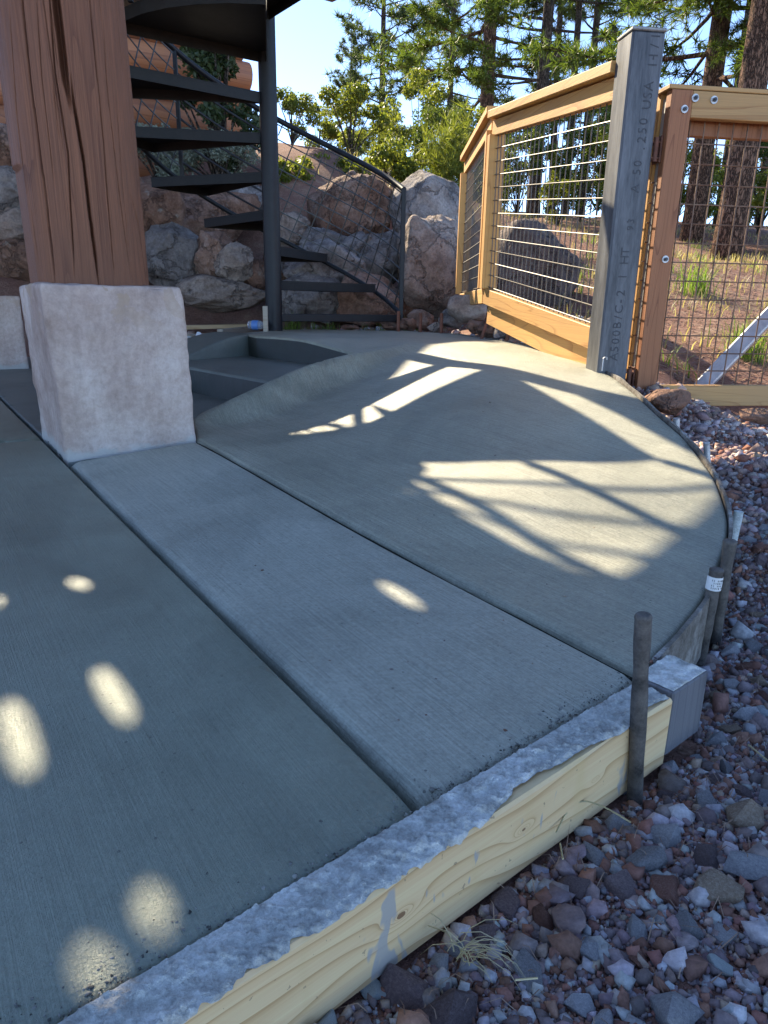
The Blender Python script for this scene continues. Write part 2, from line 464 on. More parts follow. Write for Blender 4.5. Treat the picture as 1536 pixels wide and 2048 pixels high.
def m_leaf(name, c1, c2, trans=.5, tcol=None, rough=.5):
    m, t, b = mat(name)
    oi = t.nodes.new('ShaderNodeObjectInfo'); g = t.nodes.new('ShaderNodeNewGeometry')
    rnd = mth(t, 'FRACT', mth(t, 'ADD', g.outputs['Random Per Island'], mth(t, 'MULTIPLY', oi.outputs['Random'], .37)))
    c = ramp(t, rnd, [(0, c1), (1, c2)])
    setc(t, b, c); b.inputs['Roughness'].default_value = rough; b.inputs['Specular IOR Level'].default_value = .3
    tr = t.nodes.new('ShaderNodeBsdfTranslucent')
    t.links.new(mix(t, 1.0, c, tcol or (1.7, 1.9, .8), 'MULTIPLY'), tr.inputs[0])
    ms = t.nodes.new('ShaderNodeMixShader'); ms.inputs[0].default_value = trans
    t.links.new(b.outputs[0], ms.inputs[1]); t.links.new(tr.outputs[0], ms.inputs[2])
    t.links.new(ms.outputs[0], t.nodes['Material Output'].inputs[0]); return m

M = {}
M['conc_dark'] = m_concrete('damp_concrete', (.138, .158, .116), (.240, .262, .198), (.24, .44), .5, .6)
M['conc_mid'] = m_concrete('drying_concrete', (.270, .278, .222), (.395, .398, .325), (.34, .54), 1.0)
M['conc_ramp'] = m_concrete('broomed_concrete', (.235, .236, .176), (.355, .345, .262), (.36, .56), 1.1)
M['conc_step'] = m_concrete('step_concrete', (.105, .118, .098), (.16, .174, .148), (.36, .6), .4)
M['conc_wet_shaded'] = m_concrete('wet_shaded_concrete', (.013, .016, .012), (.026, .030, .023), (.3, .5), .3)  # wet side faces, with the shade of the risers put into the colour
M['crust'] = m_rock('cement_crust', (.36, .365, .33), (.48, .48, .44), (.70, .69, .64), 16, 0, .4)
M['pine'] = m_wood('new_pine', [(.78, .58, .32), (.52, .30, .13), (.70, .52, .30)], 1.0, 0, .6, 9, .001)
M['pinegrey'] = m_wood('weathered_pine', [(.135, .135, .145), (.08, .08, .09), (.17, .16, .16)], 1.5, 2, .75, 9, .0015)
M['cedar'] = m_wood('fence_cedar', [(.58, .31, .095), (.38, .17, .045), (.50, .28, .10)], 1.0, 2, .62, 12, .001)
M['redwood'] = m_wood('gate_redwood', [(.30, .12, .05), (.18, .062, .025), (.25, .11, .05)], 1.0, 2, .6, 12, .001)
M['cedar_x'] = m_wood('gate_rail_wood', [(.50, .29, .11), (.34, .16, .05), (.42, .25, .11)], 1.0, 0, .62, 12, .001)
M['cedar_y'] = m_wood('fence_rail_wood', [(.60, .33, .105), (.40, .18, .05), (.52, .29, .11)], 1.0, 1, .62, 12, .001)
M['log'] = m_wood('stained_log', [(.215, .086, .042), (.14, .052, .026), (.16, .070, .038)], 1.6, 2, .62, 4, .006, .05, .35, .75)
M['house_log'] = m_wood('house_log_wood', [(.40, .16, .07), (.22, .08, .04), (.30, .13, .08)], .6, 0, .55, 8, .003, .3)
M['scrap'] = m_wood('scrap_wood', [(.42, .36, .27), (.30, .23, .15), (.35, .32, .27)], 1.0, 0, .75, 10, .001)
M['strip'] = m_rock('cement_stained_hardboard', (.10, .085, .065), (.19, .17, .145), (.42, .41, .38), 14, 0, .5)
M['black'] = m_metal('black_painted_steel', (.007, .008, .010), (.016, .018, .021), .45, 0, 14, spec=.35)
M['tread'] = m_metal('dusty_black_steel', (.008, .009, .010), (.022, .022, .022), .55, 0, 9, spec=.3)
M['mill'] = m_metal('mill_scale_steel', (.028, .030, .035), (.16, .163, .172), .48, .2, 16, .0008, (1, 1, .14), .45)
M['millcap'] = m_metal('bright_steel_cap', (.20, .20, .19), (.36, .35, .33), .5, .3, 20)
M['galv'] = m_metal('galvanised_steel', (.36, .37, .38), (.58, .58, .58), .42, .45, 24, .0004, (1, 1, .4))
M['wire'] = m_metal('fence_wire', (.08, .066, .052), (.17, .15, .128), .5, .3, 30)
M['stairwire'] = m_metal('stair_mesh_wire', (.04, .04, .04), (.12, .115, .105), .35, .5, 30)
M['rustwire'] = m_metal('rusty_wire', (.13, .065, .04), (.25, .16, .10), .6, .2, 40)
M['rust'] = m_metal('rusty_steel', (.11, .045, .028), (.24, .10, .06), .7, .2, 30)
M['stake'] = m_metal('form_stake_steel', (.016, .014, .013), (.17, .15, .13), .62, .2, 26, .0018)
M['ink'] = m_metal('black_ink', (.020, .021, .025), (.060, .062, .070), .6, 0, 60)
M['paper'] = m_metal('paper_label', (.62, .62, .60), (.75, .75, .73), .7)
M['needle'] = m_leaf('pine_needles', (.055, .085, .018), (.115, .15, .035), .42, (1.6, 1.7, .7))
M['needle_far'] = m_leaf('far_pine_needles', (.055, .08, .030), (.10, .125, .05), .40, (1.5, 1.6, .9))
M['oak'] = m_leaf('oak_leaves', (.065, .092, .020), (.19, .21, .050), .5, (1.8, 1.75, .7))
M['oak_shaded'] = m_leaf('shaded_oak_leaves', (.04, .065, .018), (.105, .13, .035), .45, (1.8, 1.8, .7))  # darker copy of the oak leaves, shade put into the leaf colour
M['juniper'] = m_leaf('juniper_leaves', (.035, .055, .025), (.07, .09, .04), .3)
M['sage'] = m_leaf('grey_shrub_leaves', (.16, .19, .14), (.32, .35, .28), .35, (1.2, 1.25, 1.0))
M['grass'] = m_leaf('dry_grass', (.24, .21, .08), (.46, .40, .20), .45, (1.3, 1.3, .8))
M['greengrass'] = m_leaf('green_grass', (.07, .12, .025), (.18, .24, .05), .45)
M['straw'] = m_leaf('straw', (.45, .38, .20), (.66, .58, .36), .3, (1, 1, .9))
M['litter'] = m_leaf('pine_litter', (.15, .075, .045), (.44, .31, .22), .15, (1, 1, 1))

def m_bark(name, c1, c2):
    m, t, b = mat(name)
    v = coords(t, scale=(1, 1, .30)); vo = t.nodes.new('ShaderNodeTexVoronoi'); vo.feature = 'DISTANCE_TO_EDGE'; vo.inputs['Scale'].default_value = 26
    n = noise(t, v, 14, 5, .7); wv = t.nodes.new('ShaderNodeVectorMath'); wv.operation = 'ADD'; cz = t.nodes.new('ShaderNodeCombineXYZ')
    for q_ in range(3): t.links.new(mth(t, 'MULTIPLY', noise(t, v, 9 + 4 * q_, 4, .65), .16), cz.inputs[q_])
    t.links.new(v, wv.inputs[0]); t.links.new(cz.outputs[0], wv.inputs[1]); t.links.new(wv.outputs[0], vo.inputs['Vector'])
    f = mth(t, 'MULTIPLY', mth(t, 'MINIMUM', mth(t, 'MULTIPLY', vo.outputs['Distance'], 5.0), 1.0), mth(t, 'ADD', n, .3))
    setc(t, b, ramp(t, f, [(.0, c1), (.75, c2)])); b.inputs['Roughness'].default_value = .95; b.inputs['Specular IOR Level'].default_value = .1
    bump(t, b, f, .03, .9); return m
M['bark'] = m_bark('ponderosa_bark', (.035, .024, .02), (.21, .125, .085))
M['barkgrey'] = m_bark('grey_bark', (.03, .026, .022), (.15, .115, .09))

M['block'] = None
def m_block():
    m, t, b = mat('stained_pier_stone')
    v = coords(t); vs_ = coords(t, scale=(5, 5, .8))
    a = noise(t, v, 3.2, 6, .6, .4); st = noise(t, vs_, 2.2, 5, .65, .2); f = noise(t, v, 60, 5, .75)
    c = ramp(t, a, [(.32, (.33, .235, .19)), (.5, (.44, .34, .285)), (.68, (.55, .46, .40))])
    c = mix(t, .55, c, ramp(t, st, [(.3, (.34, .30, .27)), (.6, (.62, .6, .59))]), 'OVERLAY')
    c = mix(t, .4, c, ramp(t, f, [(.32, (.30, .28, .27)), (.62, (.62, .62, .62))]), 'OVERLAY')
    sp = t.nodes.new('ShaderNodeSeparateXYZ'); t.links.new(v, sp.inputs[0])
    # tan spalls near the top, cement haze at the foot
    top = t.nodes.new('ShaderNodeMapRange'); top.inputs['From Min'].default_value = .30; top.inputs['From Max'].default_value = .47
    t.links.new(mth(t, 'ADD', sp.outputs[2], mth(t, 'MULTIPLY', mth(t, 'SUBTRACT', noise(t, v, 7, 5, .6), .5), .35)), top.inputs[0])
    sel = mth(t, 'MULTIPLY', top.outputs[0], mth(t, 'GREATER_THAN', noise(t, v, 6.0, 5, .55, .5), .55))
    c = mix(t, mth(t, 'MULTIPLY', sel, .7), c, (.40, .28, .19))
    foot = t.nodes.new('ShaderNodeMapRange'); foot.inputs['From Min'].default_value = .035; foot.inputs['From Max'].default_value = .015
    t.links.new(mth(t, 'ADD', sp.outputs[2], mth(t, 'MULTIPLY', mth(t, 'SUBTRACT', noise(t, v, 14, 6, .7), .5), .11)), foot.inputs[0])
    c = mix(t, mth(t, 'MULTIPLY', foot.outputs[0], .7), c, (.44, .44, .40))
    setc(t, b, c); b.inputs['Roughness'].default_value = .85; b.inputs['Specular IOR Level'].default_value = .25
    n1 = bump(t, b, f, .004, .6); bump(t, b, noise(t, v, 16, 6, .6, .3), .012, .55, n1); return m
M['block'] = m_block()

M['rock_grey'] = m_rock('grey_boulder', (.125, .104, .096), (.225, .195, .18), (.34, .305, .285), 2.6, .15)
M['rock_brown'] = m_rock('brown_boulder', (.125, .058, .036), (.22, .125, .085), (.30, .22, .18), 2.6, .18)
M['rock_tan'] = m_rock('tan_boulder', (.17, .115, .088), (.28, .215, .175), (.39, .325, .275), 2.6, .12)
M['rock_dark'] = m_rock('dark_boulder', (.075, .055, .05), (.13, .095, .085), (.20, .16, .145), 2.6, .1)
M['st_grey'] = m_rock('grey_gravel', (.25, .25, .26), (.39, .385, .395), (.56, .55, .545), 22, .35)
M['st_red'] = m_rock('red_cinder', (.16, .072, .052), (.27, .135, .10), (.36, .22, .175), 22, .3)
M['st_maroon'] = m_rock('maroon_stone', (.115, .082, .083), (.20, .145, .142), (.29, .225, .215), 22, .25)
M['st_tan'] = m_rock('tan_stone', (.20, .14, .095), (.36, .27, .195), (.50, .43, .34), 22, .15)
M['st_pale'] = m_rock('cement_stone', (.38, .42, .42), (.48, .53, .52), (.58, .62, .60), 22, .15)

def m_tint(name):
    """stones of one gravel bed, each with the colour stored on it"""
    m, t, b = mat(name)
    at = t.nodes.new('ShaderNodeAttribute'); at.attribute_name = 'tint'
    v = coords(t); d = noise(t, v, 120, 5, .7)
    c = mix(t, .6, at.outputs['Color'], ramp(t, d, [(.3, (.25, .25, .25)), (.7, (.75, .75, .75))]), 'OVERLAY')
    setc(t, b, c); b.inputs['Roughness'].default_value = .92; b.inputs['Specular IOR Level'].default_value = .2
    bump(t, b, d, .003, .7); return m
M['gravel'] = m_tint('gravel_bed')

def m_soil():
    m, t, b = mat('red_soil')
    v = coords(t); a = noise(t, v, .6, 6, .6); d = noise(t, v, 9, 6, .7); e = noise(t, v, 70, 4, .75)
    c = ramp(t, mth(t, 'ADD', mth(t, 'MULTIPLY', a, .6), mth(t, 'MULTIPLY', d, .45)), [(.36, (.16, .072, .052)), (.55, (.25, .14, .105)), (.72, (.36, .27, .19))])
    c = mix(t, .6, c, ramp(t, e, [(.3, (.22, .22, .22)), (.7, (.75, .75, .75))]), 'OVERLAY')
    setc(t, b, c); b.inputs['Roughness'].default_value = .95; b.inputs['Specular IOR Level'].default_value = .15
    n1 = bump(t, b, d, .04, .6); bump(t, b, e, .01, .8, n1); return m
M['soil'] = m_soil()

# ---------------------------------------------------------------- concrete: levels
V1, V2 = .338, .715                     # slab joints across the patio
Z1, Z2 = .12, .24                       # the two risers
BO0 = np.array([-.200, .335]); BO1 = np.array([.335, .784])       # inner line of the front form board
BDIR = (BO1 - BO0) / np.linalg.norm(BO1 - BO0); BNRM = np.array([BDIR[1], -BDIR[0]])   # out towards the gravel
def on_board(n):                        # point of the board line at slab coordinate n
    t = (n - BO0 @ NX) / (BDIR @ NX); return BO0 + BDIR * t
EDGE_PX = [(1302, 1318, 0), (1360, 1262, .004), (1412, 1190, .012), (1447, 1110, .028), (1457, 1050, .045), (1447, 1000, .065), (1420, 940, .088),
           (1370, 876, .12), (1310, 822, .155), (1262, 778, .182), (1215, 746, .205), (1130, 712, .225), (1050, 690, .236), (950, 674, .24),
           (900, 668, .24), (800, 662, .24), (700, 660, .24)]
EDGE = [atz(*p) for p in EDGE_PX]
CREST_PX = [(392, 868, .026), (388, 835, .045), (440, 806, .085), (500, 778, .122), (560, 751, .155), (620, 728, .185), (700, 706, .218), (780, 692, .238), (830, 688, .243)]
CREST = [atz(*p) for p in CREST_PX]
FOOT_PX = [(440, 857, .022), (520, 832, .034), (600, 799, .062), (690, 760, .110), (780, 718, .190), (560, 856, .032), (650, 830, .052)]
FOOT = [atz(*p) for p in FOOT_PX]
R2A, R2B = atz(512, 672, Z2), atz(716, 688, Z2)
J2 = [on_board(V2 + .004), an(-1.2, V2 + .004), an(-2.1, V2 + .004)]
def mid_z(P):                           # the middle panel tips up a little beside the pier
    a = P @ AX; n = P @ NX
    return .026 * smoothstep(-.9, -2.1, a) * np.clip((n - V1) / (V2 - V1), 0, 1) * (a < 0)
CRV = np.array(catmull(CREST, 12)); _w = np.ones(15) / 15
CRV[:, 2] = np.convolve(np.pad(CRV[:, 2], 7, mode='edge'), _w, 'valid')
_fz = np.interp(np.linspace(0, 1, len(CREST)), [0, .12, .3, .5, .7, .88, 1], [.02, .022, .034, .064, .118, .198, .24])
ctrl = [tuple(p) for p in EDGE] + [(p[0], p[1], float(z_)) for p, z_ in zip(CREST, _fz)] + [tuple(p) for p in FOOT]
for a in np.linspace(-.45, -2.1, 8):
    p = an(a, V2); ctrl.append((p[0], p[1], float(mid_z(p[None])[0])))
ctrl += [(*on_board(V2)[:2], 0), (*R2A[:2], Z2), (*((R2A + R2B) / 2)[:2], Z2), (-.3, 4.5, Z2), (.1, 4.2, Z2), (.3, 4.0, Z2), (-.8, 4.6, Z2), (.05, 3.75, Z2)]
for px in [(800, 900, .060), (900, 850, .105), (1000, 800, .148), (700, 850, .062), (850, 790, .135), (1050, 760, .185), (1150, 800, .158), (1250, 900, .095), (1100, 950, .075), (1000, 1020, .040), (1200, 1080, .027), (1100, 1100, .012), (950, 740, .196), (1000, 712, .222)]:
    ctrl.append(tuple(atz(*px)))
RAMPZ = TPS(ctrl)
def ramp_z(P):
    P = np.atleast_2d(P)[:, :2]; z = RAMPZ(P)
    d2 = ((P[:, None, :] - CRV[None, :, :2]) ** 2).sum(2); j = d2.argmin(1); d = np.sqrt(d2[np.arange(len(P)), j])
    w = (1 - smoothstep(.022, .125, d)) ** 1.35                       # rounded kerb rolling up out of the ramp
    z = z + np.maximum(CRV[j, 2] - z, 0) * w
    z = np.minimum(z, .2445 - .0)                # the landing is level
    return np.maximum(z, -.002)
def ramp_hit(x, y):
    z = .1
    for _ in range(30): z = .5 * z + .5 * float(ramp_z(atz(x, y, z)[None])[0])
    return atz(x, y, z)

def flat(P): return np.zeros(len(P))
und = mk_noise(5, 10, 1.2)
def soft(zf, amp=.0012): return lambda P: zf(P) + amp * und(np.column_stack([P, np.zeros(len(P))]))

G = .006
p_near_l = [on_board(V1 - G), an(-2.46, V1 - G), an(-2.46, -1.6), on_board(-1.6)]
p_far_l = [an(-2.46 - .012, V1 - G), an(-7.2, V1 - G), an(-7.2, -1.6), an(-2.46 - .012, -1.6)]
p_mid = [on_board(V2 - G), an(-2.07, V2 - G), an(-2.07, V1 + G), on_board(V1 + G)]
o = slab('patio_slab', p_near_l, soft(flat), M['conc_dark'], -.09, .05, .011, .03); tag(o, 'smooth damp dark concrete patio slab in the left foreground', kind='structure')
o = slab('patio_slab', p_far_l, soft(flat), M['conc_dark'], -.09, .08, .009, .05); tag(o, 'damp concrete patio slab beyond the cross joint behind the pier', kind='structure')
o = slab('walkway_slab', p_mid, soft(mid_z), M['conc_mid'], -.09, .04, .016, .025); tag(o, 'lighter broom finished concrete strip running from the pier to the form board', kind='structure')
# floor in front of the steps, behind the pier
r1a, r1b = atz(376.5, 733, Z1), atz(540, 762, Z1)
r1d = (r1b - r1a)[:2] / np.linalg.norm((r1b - r1a)[:2]); r1n = np.array([-r1d[1], r1d[0]])
p_floor = [an(-2.07 - .010, V2 + .25), an(-2.07 - .010, V1 + G), an(-7.0, V1 + G), an(-7.0, V2 + 1.6)]
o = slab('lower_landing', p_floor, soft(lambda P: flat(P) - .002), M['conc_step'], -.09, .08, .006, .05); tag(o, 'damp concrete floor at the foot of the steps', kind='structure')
# ramp and upper landing in one pour
far_l = atz(441, 664, Z2)
outl = [J2[0], J2[1], J2[2]] + [p[:2] for p in catmull([c for c in CREST], 6)] + [R2B[:2], R2A[:2], R2A[:2] + (far_l - R2A)[:2] * .55 + np.array([0, .12]),
        np.array([-.72, 4.95]), np.array([-.5, 5.08])] + [p[:2] for p in catmull(EDGE, 6)][::-1]
RAMP_OUT = outl
o = slab('ramp', outl, soft(ramp_z, .0016), M['conc_ramp'], -.10, .035, .012, .03, side=M['conc_wet_shaded']); tag(o, 'curved broom finished concrete ramp rising to the landing', kind='structure')
# tread between the risers and the curb beyond it
t1 = [r1a[:2] - r1d * .55, r1b[:2] + r1d * .05, r1b[:2] + r1d * .02 + r1n * .9, r1a[:2] - r1d * .55 + r1n * 1.0]
r2d = (R2B - R2A)[:2] / np.linalg.norm((R2B - R2A)[:2])
o = slab('step', t1, lambda P: flat(P) + Z1, M['conc_step'], -.08, .06, .014, .03, side=M['conc_wet_shaded']); tag(o, 'lower concrete step below the landing, shaded and smooth', kind='structure')
ca, cb = atz(512, 709.5, Z1), atz(372, 721, Z1)
cd_ = (cb - ca)[:2] / np.linalg.norm((cb - ca)[:2]); cn = np.array([cd_[1], -cd_[0]])
if cn[1] < 0: cn = -cn
CL = np.linalg.norm((cb - ca)[:2])
cur = [ca[:2] - cd_ * .02, ca[:2] + cd_ * (CL + .5), ca[:2] + cd_ * (CL + .5) + cn * .28, ca[:2] + cn * .3 - cd_ * .02]
def curb_z(P):
    s = (P - ca[:2]) @ cd_
    return Z2 + .003 - .155 * smoothstep(.02, CL + .35, s)
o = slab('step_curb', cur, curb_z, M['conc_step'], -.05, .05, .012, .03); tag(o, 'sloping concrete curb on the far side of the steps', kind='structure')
# packed bed under the joints
bedp = [on_board(-1.55) - BNRM * .004, on_board(V2 + .02) - BNRM * .004, an(-2.4, V2 + .02), an(-7.0, V2 + .02), an(-7.0, -1.55)]
B = MB(); nb_ = len(bedp); B.add([(*p, -.05) for p in bedp] + [(*p, -.12) for p in bedp], [tuple(range(nb_))] + [(i, i + nb_, (i + 1) % nb_ + nb_, (i + 1) % nb_) for i in range(nb_)])

# ---------------------------------------------------------------- ground sheet
gc = [(0, -2, -.14), (-1.5, -1, -.14), (.2, .3, -.088), (.5, .6, -.086), (.72, .8, -.088), (1, 1.1, -.09), (1.6, .8, -.12), (.86, 1.5, -.035), (.93, 1.9, .02), (.98, 2.2, .06),
      (1.25, 2.2, .02), (1.8, 2.2, -.01), (2.6, 2.0, -.06), (1.3, 2.75, .05), (1.8, 2.9, .06), (2.6, 3.0, .08), (1.0, 2.5, .13), (1.0, 2.9, .2), (.92, 3.4, .24), (.8, 4.0, .28), (.62, 4.7, .24), (.4, 5.1, .22),
      (0, 5.4, .2), (-.6, 5.4, .19), (-1.2, 5.0, .14), (-1.6, 5.0, .10), (-1.2, 4.3, -.1), (1.4, 4, .33), (2, 5, .5), (1.2, 6, .7), (3, 8, .95), (2, 12, 1.55), (6, 12, 1.45), (4, 5, .35),
      (.3, 7.6, 1.3), (-1, 7.4, 1.4), (-3, 7.6, 1.45), (-5, 7, 1.4), (-3, 5.8, .1), (-2.2, 5.9, .12), (-1.4, 6.0, .16), (-.5, 6.1, .22), (.4, 6.0, .3), (-4, 4, -.14), (-2.5, 3, -.14), (-1, 3, -.14), (-.4, 1.5, -.14), (.3, 2.4, -.14), (.1, 3.4, -.13), (0, 4.4, -.1),
      (.5, 1.2, -.13), (.55, 2, -.13), (.55, 3, -.1), (0, 20, 2.9), (8, 20, 2.5), (15, 30, 3.3), (-10, 20, 3.2), (0, 40, 4.6), (30, 20, 2.2), (-30, 20, 3.6), (30, 60, 5), (-30, 60, 6), (12, 6, .4), (8, 0, -.3), (-12, 3, .6), (-10, -10, -.2), (12, -10, -.6), (3, 1, -.14)]
GZ = TPS(gc)
gn = mk_noise(77, 14, .9); gn2 = mk_noise(78, 14, 4.0)
def ground_z(P):
    P = np.atleast_2d(np.asarray(P, float))[:, :2]; z = GZ(P); q = np.column_stack([P, np.zeros(len(P))])
    far = smoothstep(2.2, 8, np.hypot(P[:, 0], P[:, 1]))
    return z + (.006 + .05 * far) * gn(q) + .004 * gn2(q)
def warp(n, a, b, c):                  # a grid dense around the photographed place
    t = np.linspace(-1, 1, n); return c + a * t + b * t ** 5
gx = warp(190, 5.0, 75, .6); gy = warp(230, 6.0, 80, 3.0)
X, Y = np.meshgrid(gx, gy); P = np.column_stack([X.ravel(), Y.ravel()])
z = ground_z(P); n0, n1 = len(gx), len(gy)
ii = np.arange(n0 * n1).reshape(n1, n0)
F = np.stack([ii[:-1, :-1], ii[:-1, 1:], ii[1:, 1:], ii[1:, :-1]], -1).reshape(-1, 4)
o = obj('ground', np.column_stack([P, z]), F, M['soil'], smooth=True); tag(o, 'red cinder soil rising to the pine wood', kind='structure')
o = B.build('slab_bed', M['conc_dark']); tag(o, 'packed bed showing at the bottom of the slab joints', kind='structure')

# ---------------------------------------------------------------- form board along the front
BW, BH = .046, .092
bend = BO1 - BDIR * .022
bstart = BO0 - BDIR * .45
bz = lambda t: .001
root = thing('form_board', (*bend, -.09), 'pale pine form board edging the slab in the foreground', 'form board')
ax3 = np.array([[*BDIR, 0], [*BNRM, 0], [0, 0, 1]])
L = np.linalg.norm(bend - bstart)
# the plank: a grid so that it can carry a slight cup, knots are set in its face
def board_mesh(L, w, h, nx=160):
    prof = [(0, 0), (0, -h), (w - .002, -h), (w, -h + .002), (w, -.003), (w - .003, 0)]
    s = np.linspace(0, L, nx); V = []; F = []
    for i, x in enumerate(s):
        for (u, v) in prof:
            V.append((x, u, v + .0012 * math.sin(x * 5.1)))
    k = len(prof)
    for i in range(nx - 1):
        for j in range(k):
            F.append((i*k + j, i*k + (j+1) % k, (i+1)*k + (j+1) % k, (i+1)*k + j))
    F.append(tuple(range(k))); F.append(tuple((nx-1)*k + j for j in range(k))[::-1])
    return np.array(V), F
bm_, bt, bb = mat('form_board_pine')
def board_material():
    t, b = bt, bb
    tc = t.nodes.new('ShaderNodeTexCoord')
    v = coords(t, scale=(1.0, 1.0, 1.0))
    sp = t.nodes.new('ShaderNodeSeparateXYZ'); t.links.new(v, sp.inputs[0])
    # rings: distance from a pith line below the board, wobbling along it, and pushed aside by knots
    wob = noise(t, coords(t, scale=(1.1, 4.5, 4.5)), 1.5, 2, .4, .15)
    hgt = mth(t, 'ADD', mth(t, 'MULTIPLY', sp.outputs[2], 7.5), mth(t, 'MULTIPLY', wob, 1.25))
    hgt = mth(t, 'ADD', hgt, mth(t, 'MULTIPLY', sp.outputs[1], 3.0))
    kn = None; dark = None
    for (kx, kz, kr) in KNOTS:
        dx = mth(t, 'SUBTRACT', sp.outputs[0], kx); dz = mth(t, 'MULTIPLY', mth(t, 'SUBTRACT', sp.outputs[2], kz), 1.25)
        d2 = mth(t, 'ADD', mth(t, 'MULTIPLY', mth(t, 'MULTIPLY', dx, dx), .28), mth(t, 'MULTIPLY', dz, dz))
        g_ = mth(t, 'DIVIDE', kr * kr * 2.2, mth(t, 'ADD', d2, kr * kr * 2.2))
        kn = g_ if kn is None else mth(t, 'ADD', kn, g_)
        d1 = mth(t, 'SQRT', mth(t, 'ADD', mth(t, 'MULTIPLY', mth(t, 'MULTIPLY', dx, dx), .6), mth(t, 'MULTIPLY', dz, dz)))
        q = mth(t, 'LESS_THAN', mth(t, 'ADD', d1, mth(t, 'MULTIPLY', noise(t, v, 160, 2), .003)), kr)
        dark = q if dark is None else mth(t, 'MAXIMUM', dark, q)
    hgt = mth(t, 'ADD', hgt, mth(t, 'MULTIPLY', kn, .55))
    w = mth(t, 'FRACT', mth(t, 'MULTIPLY', hgt, 7.0)); w = mth(t, 'POWER', w, 2.6)
    c = ramp(t, w, [(0, (.70, .51, .28)), (.55, (.66, .46, .24)), (1, (.48, .29, .13))])
    fib = noise(t, coords(t, scale=(3, 160, 160)), 1.0, 4, .7)
    c = mix(t, .3, c, ramp(t, fib, [(.3, (.32, .32, .32)), (.7, (.68, .68, .68))]), 'OVERLAY')
    st = noise(t, coords(t, scale=(14, 3, 3)), 1.0, 3, .5)
    c = mix(t, ramp(t, st, [(.56, (0, 0, 0)), (.66, (.45, .45, .45))]), c, (.60, .43, .20))
    # mould specks and cement drips
    spk = mth(t, 'GREATER_THAN', noise(t, v, 95, 3, .6), .70)
    c = mix(t, mth(t, 'MULTIPLY', spk, .5), c, (.12, .08, .06))
    dr = noise(t, coords(t, scale=(26, 10, 9)), 1.0, 3, .6, .4)
    c = mix(t, ramp(t, dr, [(.632, (0, 0, 0)), (.66, (.85, .85, .85))]), c, (.34, .33, .31))
    c = mix(t, mth(t, 'MULTIPLY', dark, .85), c, (.15, .065, .03))
    setc(t, b, c); b.inputs['Roughness'].default_value = .68; b.inputs['Specular IOR Level'].default_value = .3
    n1 = bump(t, b, fib, .0008, .6); bump(t, b, w, .0006, -.5, n1)
def board_x(px, py):
    p = atz(px, py, -.045)[:2]; return float((p - bend) @ BDIR)
KNOTS = [(board_x(770, 1808), .090 - .040, .0052), (board_x(1020, 1648), .090 - .040, .0035), (board_x(1180, 1560), .05, .0015)]
board_material()
V, F = board_mesh(L, BW, BH)
V = np.array([np.array([*(bstart + BDIR * v[0] + BNRM * v[1]), v[2] + .001]) for v in V])
# local axes along the board so the grain follows it
def local_obj(name, V, F, mat_, parent, rz, smooth=False):
    """child mesh whose own x axis lies along rz, so that its grain follows it"""
    c, s = math.cos(rz), math.sin(rz); o0 = worigin(parent)
    Q = np.asarray(V, float) - o0
    Rm = np.array([[c, s, 0], [-s, c, 0], [0, 0, 1]])
    me = new_mesh(name, Q @ Rm.T, F, smooth); me.materials.append(mat_)
    o = bpy.data.objects.new(name, me); COL.objects.link(o); o.parent = parent; o.rotation_euler = (0, 0, rz); return o
BANG = math.atan2(BDIR[1], BDIR[0])
pl = local_obj('plank', V, F, bm_, root, BANG)
fix_normals(pl)
# crust of spilt cement on the top and over the edge
nx, ny = 700, 26
g = np.random.default_rng(3); e1 = mk_noise(31, 14, 14); e2 = mk_noise(32, 14, 45); c1 = mk_noise(33, 16, 60); c2 = mk_noise(34, 16, 160); cov = mk_noise(35, 12, 5)
s = np.linspace(0, L - .004, nx); z0 = np.zeros(nx); sp3 = np.column_stack([s, z0, z0])
lip = .0015 + .0030 * e1(sp3) + .0025 * e2(sp3) + .0022 * c1(sp3) + .0015 * c2(sp3)
lip = lip * (smoothstep(L - .1, L - .5, s) * .9 + .1) - .012 * smoothstep(L - .42, L - .2, s) * (.6 + .5 * e1(sp3 + 7)); lip = np.clip(lip, -.02, .016)
wob = .0025 * e2(sp3 + 3)
V = []
for j in range(ny):
    u = j / (ny - 1)
    top_w = BW + .0022
    run = u * (top_w + lip)                            # over the top, then down the face
    on = np.minimum(run, top_w); down = np.maximum(run - top_w, 0)
    q = np.column_stack([s, on, -down]); hh = .0016 + .0012 * c1(q) + .0012 * c2(q) + .0008 * c2(q * 2.3)
    hh = np.maximum(hh, .0003) * np.where(u > .93, .35, 1) * np.where(u < .06, .8, 1)
    pts = bstart + np.outer(s, BDIR) + np.outer(on - .0 + np.where(down > 0, hh * .8, 0) - .001, BNRM)
    V.append(np.column_stack([pts, .0018 + np.where(down > 0, -down, hh)]))
V = np.stack(V, 1).reshape(-1, 3); ii = np.arange(nx * ny).reshape(nx, ny)
F = np.stack([ii[:-1, :-1], ii[1:, :-1], ii[1:, 1:], ii[:-1, 1:]], -1).reshape(-1, 4)
cr = obj('cement_crust', V, F, M['crust'], root, smooth=True); tag(cr, 'rough pale cement crust smeared along the top of the board')

